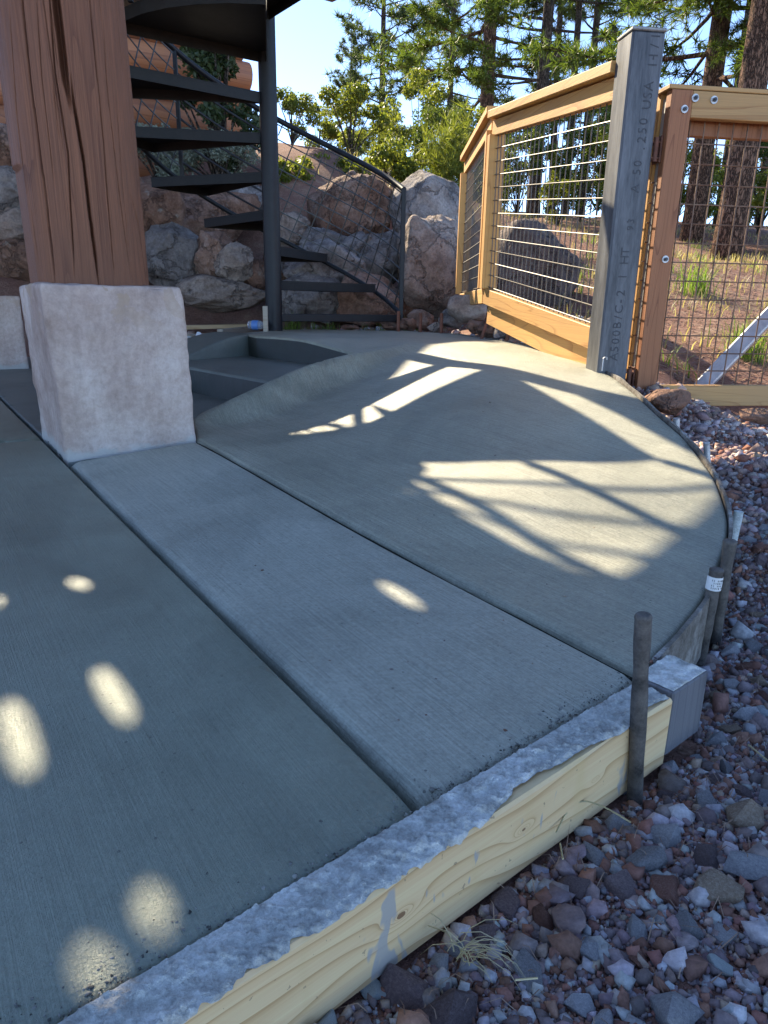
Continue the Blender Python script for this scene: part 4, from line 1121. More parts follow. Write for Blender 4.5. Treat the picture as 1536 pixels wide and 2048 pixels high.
# diagonal brace beyond the gate
BY = go[1] + .34
b0 = aty(1378, 800, BY - .1); b1 = aty(1560, 610, BY + .10); k = MB(); k.bar(b0 - (b1 - b0) * .15, b1 + (b1 - b0) * 1.2, .06, .06, (.5, -.3, 1), .006)
o = k.build('brace_tube', M['galv'], origin=b0); fix_normals(o); tag(o, 'galvanised square steel tube leaning diagonally behind the gate', 'brace')

# ---------------------------------------------------------------- boulders
def boulder(cx, cy, w_, h_, Y, mt, label, seed, dep=None, roll=0.0, sub=5, name='boulder', cat='boulder', planes=11, rough=.03, dmin=.62, group=None, squash=1.0):
    c = aty(cx, cy, Y); s_ = pxm(Y) * 1.0; V, F = hull_shape(seed, 14 if sub > 4 else 11, 12 if sub > 4 else 7, 2, rough * 1.35)
    V = V / np.abs(V).max(0)
    a = roll; V = V * np.array([w_ * s_ / 2, (dep or (w_ + h_) / 2 * .9) * s_ / 2, h_ * s_ / 2 * squash])
    Rm = np.array([[math.cos(a), 0, -math.sin(a)], [0, 1, 0], [math.sin(a), 0, math.cos(a)]])
    o = obj(name, V @ Rm.T + c, F, M[mt], smooth=True, origin=c); tag(o, label, cat, group); return o
BL = [
 (318, 418, 96, 78, 6.15, 'rock_brown', 'brown blocky boulder just right of the log post', 101, .05),
 (335, 512, 118, 118, 6.1, 'rock_grey', 'pale grey boulder with a flat face beside the log post', 102, .0),
 (410, 440, 190, 110, 6.75, 'rock_brown', 'dark brown boulder set back behind the stair treads', 103, .1),
 (430, 514, 96, 88, 6.05, 'rock_brown', 'rounded grey-brown boulder low in the rock wall', 104, -.15),
 (474, 522, 78, 66, 5.95, 'rock_tan', 'small angular boulder beside the rounded one, left of the stair pole', 105, .5),
 (505, 550, 66, 70, 6.1, 'rock_brown', 'small brown stone behind the stair pole', 106, .6),
 (430, 592, 190, 72, 6.0, 'rock_tan', 'long low pale boulder at the foot of the rock wall', 107, .04),
 (455, 410, 150, 76, 7.0, 'rock_grey', 'slanting grey slab boulder behind the upper stair rails', 108, .18),
 (585, 462, 66, 64, 6.6, 'rock_tan', 'pale boulder seen through the stair mesh next to the pole', 109, 0),
 (640, 492, 96, 66, 6.6, 'rock_grey', 'grey boulder in the middle of the stair mesh', 110, .2),
 (650, 535, 170, 92, 6.15, 'rock_grey', 'broad grey slab boulder behind the lowest tread', 111, -.12),
 (622, 600, 150, 92, 6.0, 'rock_grey', 'rough grey boulder under the lowest tread', 112, .05),
 (735, 600, 128, 90, 5.95, 'rock_brown', 'orange-brown boulder behind the stair rail end post', 113, .0),
 (708, 430, 150, 132, 6.9, 'rock_brown', 'large brown boulder high behind the stair mesh', 114, .2),
 (715, 500, 66, 56, 6.3, 'rock_grey', 'small grey stone wedged behind the stair mesh', 115, .3),
 (770, 520, 100, 96, 6.3, 'rock_grey', 'grey boulder behind the stair rail end post', 116, -.4),
 (850, 432, 160, 140, 6.9, 'rock_grey', 'tall dark grey boulder on top of the wall by the stair rail', 117, .12),
 (872, 540, 138, 190, 6.1, 'rock_tan', 'big sunlit tan boulder left of the fence', 118, .1),
 (800, 610, 70, 52, 6.0, 'rock_brown', 'low brown stone between the stair rail and the tan boulder', 119, .1),
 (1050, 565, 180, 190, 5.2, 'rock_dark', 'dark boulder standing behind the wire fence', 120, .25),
 (985, 545, 110, 110, 6.0, 'rock_tan', 'tan boulder behind the fence corner stile', 121, .1),
 (18, 310, 110, 92, 6.3, 'rock_brown', 'dark brown stone left of the log post, uppermost', 122, 0),
 (20, 392, 120, 84, 6.2, 'rock_grey', 'grey stone left of the log post, below the dark brown one', 123, .1),
 (30, 452, 110, 66, 6.1, 'rock_tan', 'tan flat stone left of the log post', 124, .05),
 (20, 520, 130, 84, 6.1, 'rock_brown', 'brown stone left of the log post, lowest', 125, .05),
 (250, 450, 140, 160, 6.5, 'rock_brown', 'brown boulder mostly hidden behind the log post', 126, .0),
 (180, 540, 180, 120, 6.3, 'rock_grey', 'grey boulder hidden behind the log post', 127, .0),
 (560, 545, 84, 92, 6.4, 'rock_brown', 'brown boulder directly behind the stair pole', 128, .0),
]
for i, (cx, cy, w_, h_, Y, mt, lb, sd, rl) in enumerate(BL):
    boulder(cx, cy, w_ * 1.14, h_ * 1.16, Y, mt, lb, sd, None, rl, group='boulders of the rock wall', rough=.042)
SM = [(845, 640, 62, 42, 5.15, 'rock_brown', 'reddish stone in front of the tan boulder'), (815, 648, 40, 26, 5.1, 'rock_brown', 'small reddish stone left of the stakes'),
      (905, 640, 56, 44, 4.9, 'rock_grey', 'grey stone under the far fence panel'), (935, 618, 80, 56, 4.75, 'rock_tan', 'pointed tan stone at the fence corner'),
      (985, 658, 84, 46, 4.35, 'rock_brown', 'brown stone beside the leaning stake'), (1045, 686, 76, 50, 3.95, 'rock_tan', 'tan stone against the fence kick board'),
      (1070, 705, 60, 30, 3.7, 'rock_brown', 'flat brown stone below the kick board'), (1130, 722, 46, 24, 3.3, 'rock_brown', 'small brown stone near the foot of the steel post'),
      (875, 655, 42, 24, 4.95, 'rock_tan', 'small tan stone at the back edge of the landing'), (1005, 668, 44, 30, 4.2, 'rock_grey', 'small grey stone below the fence panel'),
      (955, 655, 46, 30, 4.5, 'rock_brown', 'small brown stone behind the leaning stake'), (1090, 712, 40, 22, 3.5, 'rock_tan', 'small tan chip of stone below the kick board'),
      (780, 652, 46, 18, 5.2, 'rock_brown', 'flat red stone below the base bar of the stair'), (700, 654, 40, 12, 5.3, 'rock_brown', 'low red stone in the grass below the stair'),
      (1332, 803, 104, 58, 2.30, 'rock_brown', 'brown rock at the ramp edge in front of the gate'), (1520, 830, 80, 36, 2.45, 'rock_brown', 'dark brown rock under the gate rail at the right edge')]
for i, (cx, cy, w_, h_, Y, mt, lb) in enumerate(SM):
    boulder(cx, cy, w_, h_, Y, mt, lb, 200 + i, None, .1 * (i % 3 - 1), 4, 'stone', 'stone', 9, .03, .6, 'stones along the ramp edge')

# ---------------------------------------------------------------- log house beyond the rock wall
HE = aty(478, 180, 8.5)[:2]; HN = HE @ NX; HA = HE @ AX
house = thing('log_house', (*HE, 1.1), 'log house wall of stacked round reddish logs beyond the rock wall', 'house')
gq = np.random.default_rng(5); rl = .138; zc = 1.2; HROT = math.atan2(NX[1], NX[0])
while zc < 5.0:
    n1_ = HN + gq.uniform(.02, .22) if zc < 3.35 else HN - (zc - 3.35) / .30
    n0_ = HN - 4.6
    if n1_ - n0_ < .6: break
    s = np.linspace(0, 1, 14); nz = mk_noise(int(zc * 100), 8, .6)
    pts = np.array([[*an(HA, n0_ + (n1_ - n0_) * t), zc + .008 * nz(np.array([[t * 4, 0, 0]]))[0]] for t in s])
    k = MB(); k.tube(pts, rl * (1 + .03 * np.array([nz(np.array([[t * 4, 2, 0]]))[0] for t in s])), 18)
    V = np.concatenate(k.V); o = local_obj('log', V, k.F, M['house_log'], house, HROT); auto_smooth(o, 50)
    zc += .252
k = MB(); ra, rb = HN + .15, HN - 4.6
pa = np.array([*an(HA + .15, ra), 3.3]); pb = np.array([*an(HA + .15, rb), 3.3 + (ra - rb) * .30])
pc2 = np.array([*an(HA - 5, rb), pb[2]]); pd2 = np.array([*an(HA - 5, ra), 3.3]); up = UZ * .08
k.add([pa, pb, pc2, pd2, pa + up, pb + up, pc2 + up, pd2 + up], [(0, 1, 2, 3), (7, 6, 5, 4), (0, 4, 5, 1), (1, 5, 6, 2), (2, 6, 7, 3), (3, 7, 4, 0)])
o = k.build('roof', M['scrap'], house); fix_normals(o)

# ---------------------------------------------------------------- small things on the ground behind the steps
def plank(name, a, b, w_, t_, mt, label):
    a = np.asarray(a); b = np.asarray(b); k = MB(); k.bar(a, b, w_, t_, bev=.002)
    root = thing(name, a, label, 'board'); ang = math.atan2(b[1] - a[1], b[0] - a[0])
    o = local_obj('plank', np.concatenate(k.V), k.F, M[mt], root, ang); fix_normals(o); return root
p = [atz(352, 655, .21), atz(520, 651, .215)]
plank('scrap_board', p[0], p[1], .09, .03, 'pine', 'pale scrap board lying behind the step curb')
p = [atz(440, 664, .19), atz(528, 655, .2)]
plank('scrap_board', p[0], p[1], .05, .04, 'scrap', 'grey scrap board beside the water bottle')
p = [atz(372, 672, .17), atz(452, 667, .18)]
plank('scrap_board', p[0], p[1], .07, .02, 'scrap', 'dark scrap board left of the step curb')
sd_ = aty(531, 640, 4.62); k = MB(); k.bar((sd_[0], sd_[1], .2), (sd_[0], sd_[1], aty(531, 612, 4.62)[2]), .03, .018, (0, 1, 0), .002)
o = k.build('wood_stake', M['scrap'], origin=(sd_[0], sd_[1], .2)); tag(o, 'short grey wooden stake against the left side of the stair pole', 'stake')
# water bottle on its side
bm2, t, b = mat('clear_plastic'); b.inputs['Base Color'].default_value = (.80, .86, .90, 1); b.inputs['Roughness'].default_value = .12; b.inputs['Transmission Weight'].default_value = .75; b.inputs['IOR'].default_value = 1.25
blue, t, b = mat('blue_label'); b.inputs['Base Color'].default_value = (.10, .22, .50, 1); b.inputs['Roughness'].default_value = .4
wht, t, b = mat('white_plastic'); b.inputs['Base Color'].default_value = (.75, .76, .76, 1); b.inputs['Roughness'].default_value = .35
bp = atz(497, 660, Z2 + .004); bd = np.array([.985, -.17, 0.0]); br = .030
bot = thing('water_bottle', (bp[0], bp[1], Z2), 'clear plastic water bottle lying at the foot of the stair pole', 'bottle')
def lathe(prof, n=20):
    k = MB(); k.tube([bp + bd * s_ + UZ * (br + .002) for s_, _ in prof], np.array([r_ for _, r_ in prof]), n); return k
o = lathe([(0, .018), (.003, .026), (.012, .030), (.02, .028), (.03, .030), (.042, .028), (.05, .030), (.062, .0285), (.07, .0295), (.085, .029), (.098, .022), (.108, .013), (.113, .012)]).build('body', bm2, bot); auto_smooth(o, 60)
o = lathe([(.030, .0308), (.050, .0312), (.072, .0306)]).build('label_wrap', blue, bot); auto_smooth(o, 60)
o = lathe([(.112, .0145), (.114, .0155), (.126, .0155), (.127, .0148)]).build('cap', wht, bot); auto_smooth(o, 30)
# torn plastic wrapper
lp = atz(404, 686, .15); g = np.random.default_rng(9); nx = 12; V = []
nn_ = mk_noise(91, 10, 9)
for i in range(nx):
    for j in range(nx):
        u, v = i / (nx - 1) - .5, j / (nx - 1) - .5; q = np.array([[u * .16, v * .12, 0]])
        V.append(lp + np.array([u * .15 + .02 * nn_(q + 1)[0], v * .12 + .02 * nn_(q + 2)[0], .03 + .028 * nn_(q * 1.3)[0]]))
ii = np.arange(nx * nx).reshape(nx, nx); F = np.stack([ii[:-1, :-1], ii[1:, :-1], ii[1:, 1:], ii[:-1, 1:]], -1).reshape(-1, 4)
o = obj('plastic_wrapper', V, F, wht, origin=lp); tag(o, 'crumpled white plastic wrapper left of the step curb', 'litter')
# rubble and chips on the dirt below the rock wall
g = np.random.default_rng(17)
def scatter_stones(name, P, rad, tints, sub, seed, mt, label, kind='stuff', squash=(.55, .95)):
    """a bed of broken stones in one mesh; sub 2 gives the finer cut ones"""
    g = np.random.default_rng(seed); K = 9; n = len(P); idx = g.integers(0, K, n); VV = []; FF = []; CC = []; off = 0
    for i in range(K):
        V, F = hull_shape(seed * 10 + i, 9 if sub > 1 else 8, 1 if sub > 1 else 0, 0, .025 if sub > 1 else 0, .55)
        V = V / np.abs(V).max() * np.array([1, g.uniform(.65, .95), g.uniform(*squash)])
        s_ = np.where(idx == i)[0]; m_ = len(s_); nv = len(V)
        if m_ == 0: continue
        Rm = rotmat(g, m_); az = g.uniform(0, 2 * PI, m_); Z = np.zeros((m_, 3, 3))
        Z[:, 0, 0] = np.cos(az); Z[:, 0, 1] = -np.sin(az); Z[:, 1, 0] = np.sin(az); Z[:, 1, 1] = np.cos(az); Z[:, 2, 2] = 1
        use = g.random(m_) < .45; Rm[~use] = Z[~use]              # most stones have settled flat
        VV.append((np.einsum('nij,vj->nvi', Rm, V) * rad[s_][:, None, None] + P[s_][:, None, :]).reshape(-1, 3))
        FF.append((F[None] + (np.arange(m_) * nv)[:, None, None]).reshape(-1, 3) + off); off += m_ * nv
        c_ = np.ones((m_, nv, 4), np.float32); c_[:, :, :3] = tints[s_][:, None, :]; CC.append(c_.reshape(-1, 4))
    o = obj(name, np.concatenate(VV), np.concatenate(FF), M[mt])
    ca_ = o.data.color_attributes.new('tint', 'FLOAT_COLOR', 'POINT'); ca_.data.foreach_set('color', np.concatenate(CC).ravel())
    tag(o, label, kind=kind); return o
def palette(g, n, kind='bed'):
    base = np.array([[.40, .385, .385], [.27, .208, .198], [.29, .155, .112], [.42, .33, .25], [.56, .56, .53], [.19, .152, .145]])
    pr = dict(bed=[.36, .28, .16, .05, .03, .12], dirt=[.14, .33, .33, .12, .03, .05])[kind]
    c = base[g.choice(6, n, p=pr)] * g.uniform(.72, 1.3, (n, 1)) * g.uniform(.94, 1.06, (n, 3)); return c
# dirt rubble
P = np.column_stack([g.uniform(-2.4, .3, 900), g.uniform(5.0, 6.0, 900)]); P = np.vstack([P, np.column_stack([g.uniform(-1.8, -1.0, 300), g.uniform(4.2, 5.0, 300)]), np.column_stack([g.uniform(.2, 1.1, 700), g.uniform(3.0, 5.6, 700)])])
ok = ~in_poly(P, [p[:2] for p in RAMP_OUT]) & ~in_poly(P, cur) & ~in_poly(P, t1); P = P[ok]
rad = g.gamma(2.2, .007, len(P)) + .006
scatter_stones('rubble', np.column_stack([P, ground_z(P) + rad * .2]), rad, palette(g, len(P), 'dirt'), 2, 301, 'gravel', 'red rubble on the dirt around the ramp and rock wall')

# ---------------------------------------------------------------- gravel beside the form
BOUT = [on_board(-1.0) + BNRM * .05, BO1 + BDIR * .10 + BNRM * .05]
SLABPOLY = [p[:2] for p in RAMP_OUT]
strip_out = np.array([p[:2] + out[i] * .014 for i, p in enumerate(ep)])
KEEP = [on_board(-1.5) - BNRM * 2] + [on_board(-1.5) + BNRM * .05, bend + BDIR * .105 + BNRM * .052, bend + BDIR * .105 - BNRM * .03] + list(strip_out) + [np.array([-1, 5.2]), np.array([-6, 5.2]), np.array([-6, -2])]
def outside(P): return ~in_poly(P, KEEP)
def sample_gravel(g, n, x0, x1, y0, y1):
    P = np.column_stack([g.uniform(x0, x1, n), g.uniform(y0, y1, n)]); P = P[outside(P)]
    px = P[:, 0] / np.maximum(P[:, 1], .05); return P[(px < .95) & (px > -.35)]
g = np.random.default_rng(44)
# the big stones first: single things, placed where the photograph shows the striking ones
placed = []
SHAPES = {}
def stone_mesh(kind, i):
    if (kind, i) not in SHAPES:
        V, F = hull_shape(700 + 13 * i + len(kind) * 7, 9, 5, 1, .016 if kind != 'st_red' else .05, .62); V = V / np.abs(V).max(0) * np.array([1, .78, .62])
        me = new_mesh('gravel_stone', V, F); me.materials.append(M[kind]); o_ = bpy.data.objects.new('x', me); auto_smooth(o_, 20); bpy.data.objects.remove(o_); SHAPES[kind, i] = me
    return SHAPES[kind, i]
def stone_at(P, r_, kind, i, rz, label, group, tilt=(0, 0), sc=(1, 1, 1), name='gravel_stone'):
    o = bpy.data.objects.new(name, stone_mesh(kind, i)); COL.objects.link(o)
    z = float(ground_z(P[None])[0]); o.location = (P[0], P[1], z + r_ * .26); o.rotation_euler = (tilt[0], tilt[1], rz); o.scale = (r_ * sc[0], r_ * sc[1], r_ * sc[2])
    tag(o, label, 'stone', group); placed.append((P[0], P[1], r_)); return o
SPEC = [(1490, 1615, 100, 'st_tan', 'tan angular stone at the right picture edge below the corner block'), (1440, 1768, 92, 'st_tan', 'brown and tan fist-sized stone in the gravel near the right edge'),
        (1335, 1760, 76, 'st_red', 'knobbly red cinder next to the brown and tan stone'), (912, 2010, 132, 'st_maroon', 'largest maroon stone at the bottom picture edge'),
        (812, 1948, 112, 'st_maroon', 'dark oval stone beside the form board near the bottom'), (1332, 1650, 72, 'st_grey', 'pale grey stone with a light vein below the nearest stake'),
        (1296, 1708, 86, 'st_grey', 'flat oval grey stone left of the red cinder'), (1196, 1690, 66, 'st_grey', 'light grey rounded stone right of the form board'),
        (1275, 1838, 66, 'st_grey', 'grey stone below the red cinder'), (1182, 1880, 76, 'st_grey', 'blue-grey angular stone right of the dry grass tuft'),
        (1062, 1916, 80, 'st_grey', 'lilac-grey pointed stone under the tips of the dry grass'), (745, 1948, 62, 'st_pale', 'pale cement lump beside the form board near the bottom'),
        (1160, 1985, 66, 'st_grey', 'blue-grey flat stone near the bottom edge, left of two'), (1210, 2020, 58, 'st_grey', 'blue-grey square stone at the bottom edge'),
        (655, 2020, 60, 'st_pale', 'pale cement lump at the bottom edge against the board'), (1150, 1755, 70, 'st_maroon', 'dark purple pitted stone right of the form board'),
        (880, 1895, 58, 'st_grey', 'grey angular stone left of the dry grass tuft'), (1020, 1775, 80, 'st_maroon', 'dark stone lying against the middle of the form board'),
        (1252, 1545, 36, 'st_grey', 'upright grey stone wedged at the foot of the nearest stake'), (1420, 1585, 58, 'st_grey', 'grey stone above the tan angular stone'),
        (1345, 1500, 46, 'st_grey', 'grey stone right of the nearest stake'), (1500, 1395, 62, 'st_grey', 'grey faceted stone at the right edge beside the corner block'),
        (1465, 1420, 46, 'st_tan', 'reddish tan stone right of the corner block'), (1440, 1445, 50, 'st_grey', 'blue stone against the corner block'),
        (1470, 1330, 46, 'st_grey', 'light grey stone beside the stake bases'), (1400, 1480, 40, 'st_grey', 'small dark grey stone below the corner block')]
for i, (cx, cy, w_, kd, lb) in enumerate(SPEC):
    p = atz(cx, cy, -.075); r_ = w_ * (p[1] * _f[1] + (p[2] - CAM_H) * _f[2]) / FPX / 2 * 1.05
    stone_at(p[:2], r_, kd, i % 9, g.uniform(0, 6.28), lb, 'big single stones in the gravel', (g.normal(0, .2), g.normal(0, .2)), (1, 1, 1) if cx != 1252 else (.8, .8, 2.0))
LBL = {'st_grey': ('blue-grey angular stone among the dark cinders of the gravel', 'grey gravel stones'), 'st_red': ('rust red cinder lump in the gravel', 'red gravel stones'),
       'st_maroon': ('dark maroon pitted stone in the gravel', 'maroon gravel stones'), 'st_tan': ('small tan stone in the gravel', 'tan gravel stones'), 'st_pale': ('whitish cement spattered stone in the gravel', 'pale gravel stones')}
cand = sample_gravel(g, 9000, -.1, 1.9, .22, 1.75); cnt = 0
for P_ in cand:
    if cnt >= 250: break
    r_ = g.uniform(.011, .021) if g.random() < .8 else g.uniform(.02, .029)
    if any((P_[0] - q[0]) ** 2 + (P_[1] - q[1]) ** 2 < ((r_ + q[2]) * .82) ** 2 for q in placed): continue
    if dist_poly(P_[None], KEEP)[0] < r_ * .8: continue
    kd = g.choice(['st_grey', 'st_red', 'st_maroon', 'st_tan', 'st_pale'], p=[.50, .17, .26, .03, .04])
    stone_at(P_, r_, kd, int(g.integers(0, 9)), g.uniform(0, 6.28), *LBL[kd], (g.normal(0, .3), g.normal(0, .3)), (1, g.uniform(.8, 1.1), g.uniform(.8, 1.15))); cnt += 1
PL = np.array(placed)
def clear_of(P, k=.75):
    d = ((P[:, None, :] - PL[None, :, :2]) ** 2).sum(2); return (d > (PL[None, :, 2] * k) ** 2).all(1)
P = sample_gravel(g, 30000, -.1, 1.75, .2, 1.7); P = P[clear_of(P)]; P = P[:5200]; rad = g.gamma(1.8, .0025, len(P)) + .003
scatter_stones('gravel', np.column_stack([P, ground_z(P) + rad * .35]), rad, palette(g, len(P)), 2, 401, 'gravel', 'loose dark gravel beside the form board')
P = sample_gravel(g, 190000, -.1, 1.6, .2, 1.5); P = P[:60000]; rad = g.gamma(1.8, .0012, len(P)) + .0015
scatter_stones('fine_gravel', np.column_stack([P, ground_z(P) + rad * .4]), rad, palette(g, len(P), 'dirt') * np.array([.85, .82, .86]), 1, 402, 'gravel', 'fine reddish cinder grit between the stones')
P = sample_gravel(g, 40000, .7, 2.4, 1.5, 2.75); P = P[:14000]; rad = g.gamma(2.4, .0028, len(P)) + .003
c = palette(g, len(P)); c = c * np.array([1.0, .88, .84])
scatter_stones('far_gravel', np.column_stack([P, ground_z(P) + rad * .3]), rad, c, 1, 403, 'gravel', 'sunlit gravel in front of the gate')

# ---------------------------------------------------------------- blades: grass, straw, litter
def blades(name, P, Z, L_, width, lean, mt, label, seed, kind='stuff', parent=None, seg=3, spread=None, cat=None):
    g = np.random.default_rng(seed); n = len(P); az = g.uniform(0, 2 * PI, n) if spread is None else spread
    ln = L_ * g.uniform(.55, 1.25, n); le = np.clip(lean + g.normal(0, .25, n), 0.02, 1.5)
    d = np.column_stack([np.cos(az), np.sin(az)]); side = np.column_stack([-d[:, 1], d[:, 0], np.zeros(n)])
    V = []
    for j in range(seg + 1):
        t = j / seg; a = le * t * 1.15
        hz = ln * np.sin(a) * t; vz = ln * np.cos(a) * t
        c = np.column_stack([P + d * hz[:, None], Z + vz]); w_ = width * (1 - t) if j == seg else width * (1 - .5 * t)
        if j == seg: V.append(c[:, None, :])
        else: V.append(np.stack([c - side * w_, c + side * w_], 1))
    V = np.concatenate(V, 1); nv = V.shape[1]; base = (np.arange(n) * nv)[:, None]; F = []
    for j in range(seg - 1):
        F += [base + np.array([2*j, 2*j+1, 2*j+3]), base + np.array([2*j, 2*j+3, 2*j+2])]
    F.append(base + np.array([2*seg-2, 2*seg-1, 2*seg])); F = np.concatenate(F)
    org = None if parent is not None else (np.zeros(3) if kind == 'stuff' else np.array([*P.mean(0), Z.mean()]))
    o = obj(name, V.reshape(-1, 3), F, M[mt], parent, origin=org); tag(o, label, cat, kind=kind); return o
g = np.random.default_rng(61)
def clump_pts(g, n, per, x0, x1, y0, y1, sig, keep=None):
    C_ = np.column_stack([g.uniform(x0, x1, n), y0 + (y1 - y0) * g.uniform(0, 1, n) ** 1.5]); 
    if keep is not None: C_ = C_[keep(C_)]
    P = np.repeat(C_, per, 0) + g.normal(0, sig, (len(C_) * per, 2)); return P
def hillside(C_): return (C_[:, 0] > .95 + .0 * C_[:, 1]) | (C_[:, 1] > 7.3)
P = clump_pts(g, 1700, 8, -1, 12, 3.4, 20, .09, hillside); blades('hill_grass', P, ground_z(P), .10, .0038, .5, 'grass', 'dry yellow-green grass on the slope beyond the fence', 71)
P = clump_pts(g, 80, 18, 1.0, 7, 3.0, 12, .045, hillside); blades('hill_grass', P, ground_z(P), .11, .0035, .6, 'greengrass', 'green grass tufts on the slope behind the gate', 72)
P = np.column_stack([g.uniform(1.0, 8, 60000), 2.9 + 10 * g.uniform(0, 1, 60000) ** 1.5]); blades('pine_litter', P, ground_z(P) + .004, .07, .003, 1.45, 'litter', 'fallen pine needles and litter on the red soil', 73, seg=1)
P = clump_pts(g, 40, 24, -.75, .25, 5.0, 5.5, .03); P = P[~in_poly(P, SLABPOLY)]; blades('verge_grass', P, ground_z(P), .10, .003, .5, 'greengrass', 'short grass under the base bar of the stair', 74)
def tuft(px, n, L_, label, seed, mt='greengrass', sig=.03, z=None, lean=.5, name='grass_tuft'):
    p = px; g = np.random.default_rng(seed); P = p[:2] + g.normal(0, sig, (n, 2)); Z = ground_z(P) if z is None else np.full(n, z)
    return blades(name, P, Z, L_, .0028, lean, mt, label, seed, kind=None, cat='grass')
tuft(aty(587, 628, 5.5), 70, .16, 'green grass tuft right of the stair pole', 81)
tuft(aty(825, 615, 5.6), 60, .16, 'green grass tuft between the stair rail and the tan boulder', 82)
tuft(aty(1380, 640, 5.2), 120, .26, 'bright green grass tuft behind the gate stile', 83, sig=.06)
tuft(aty(1492, 722, 3.5), 130, .20, 'bright green grass tuft behind the gate near the brace', 84, sig=.05)
# dry grass lying on the gravel
p = atz(925, 1915, -.075); g = np.random.default_rng(85); n = 24
P = p[:2] + g.normal(0, .006, (n, 2)); az = g.normal(R(-8), .22, n); az[::5] += PI * .8
o = blades('dry_grass_tuft', P, np.full(n, p[2] - .004) + g.uniform(0, .010, n), .048, .0006, 1.5, 'straw', 'dry straw-coloured grass tuft lying on the gravel', 86, kind=None, cat='grass', spread=az, seg=4)
def straw(px_pts, label, z=-.062):
    pts = [atz(x, y, z) + UZ * h for x, y, h in px_pts]; k = MB(); k.tube(catmull(pts, 6), .0009, 5)
    o = k.build('straw', M['straw'], origin=pts[0]); auto_smooth(o, 60); tag(o, label, 'straw')
straw([(1112, 1665, 0), (1135, 1628, .004), (1165, 1612, .006), (1210, 1622, .004), (1262, 1645, 0)], 'long bent straw at the bottom edge of the form board')
straw([(1120, 1690, .002), (1125, 1725, .004)], 'short straw below the long bent straw')
straw([(1030, 1964, .002), (1075, 1962, .003)], 'short straw below the dry grass tuft')
straw([(1496, 1492, .002), (1540, 1530, .003)], 'straw at the right picture edge below the corner block')

P = sample_gravel(np.random.default_rng(91), 9000, -.1, 1.6, .2, 1.7)[:900]
blades('needle_litter', P, ground_z(P) + .006, .035, .0006, 1.42, 'litter', 'brown pine needles strewn over the gravel', 92, seg=2)
g = np.random.default_rng(93); n = 1500; t_ = g.uniform(-.35, .68, n); q = BO0 + np.outer(t_, BDIR) - np.outer(np.abs(g.normal(0, .018, n)) + .001, BNRM)
rad = g.gamma(2.0, .00035, n) + .0004; q = q[(np.abs(q @ NX - V1) > .012) & (np.abs(q @ NX - V2) > .012) & (q @ NX < V2)]; rad = rad[:len(q)]
scatter_stones('edge_grit', np.column_stack([q, np.full(len(q), .0008)]), rad, np.array([[.10, .10, .09]]) * g.uniform(.5, 3.0, (len(q), 1)), 1, 405, 'gravel', 'grit along the slab edge beside the form board')
# crumbs on the slab
g = np.random.default_rng(19); P = []
for k_ in range(70):
    x, y = g.uniform(480, 1300), g.uniform(1050, 1500); q = atz(x, y, 0)[:2]
    if q @ NX < V2 - .02 and q @ NX > V1 + .02 and (q - BO0) @ BNRM < -.03: P.append((*q, float(mid_z(q[None])[0])))
for k_ in range(26):
    q = ramp_hit(g.uniform(700, 1350), g.uniform(750, 1200))
    if in_poly(q[None, :2], SLABPOLY)[0]: P.append(tuple(q))
for x, y in ((1310, 1318), (1302, 1325), (525, 1142), (990, 912), (980, 805)): P.append(tuple(ramp_hit(x, y) if y != 1142 else atz(x, y, 0)))
P = np.array(P); rad = g.gamma(2.0, .0006, len(P)) + .0008; rad[-5:] = .004
scatter_stones('crumbs', P + np.array([0, 0, .001]), rad, palette(g, len(P), 'dirt') * .7, 1, 404, 'gravel', 'crumbs of red cinder and grit on the concrete')

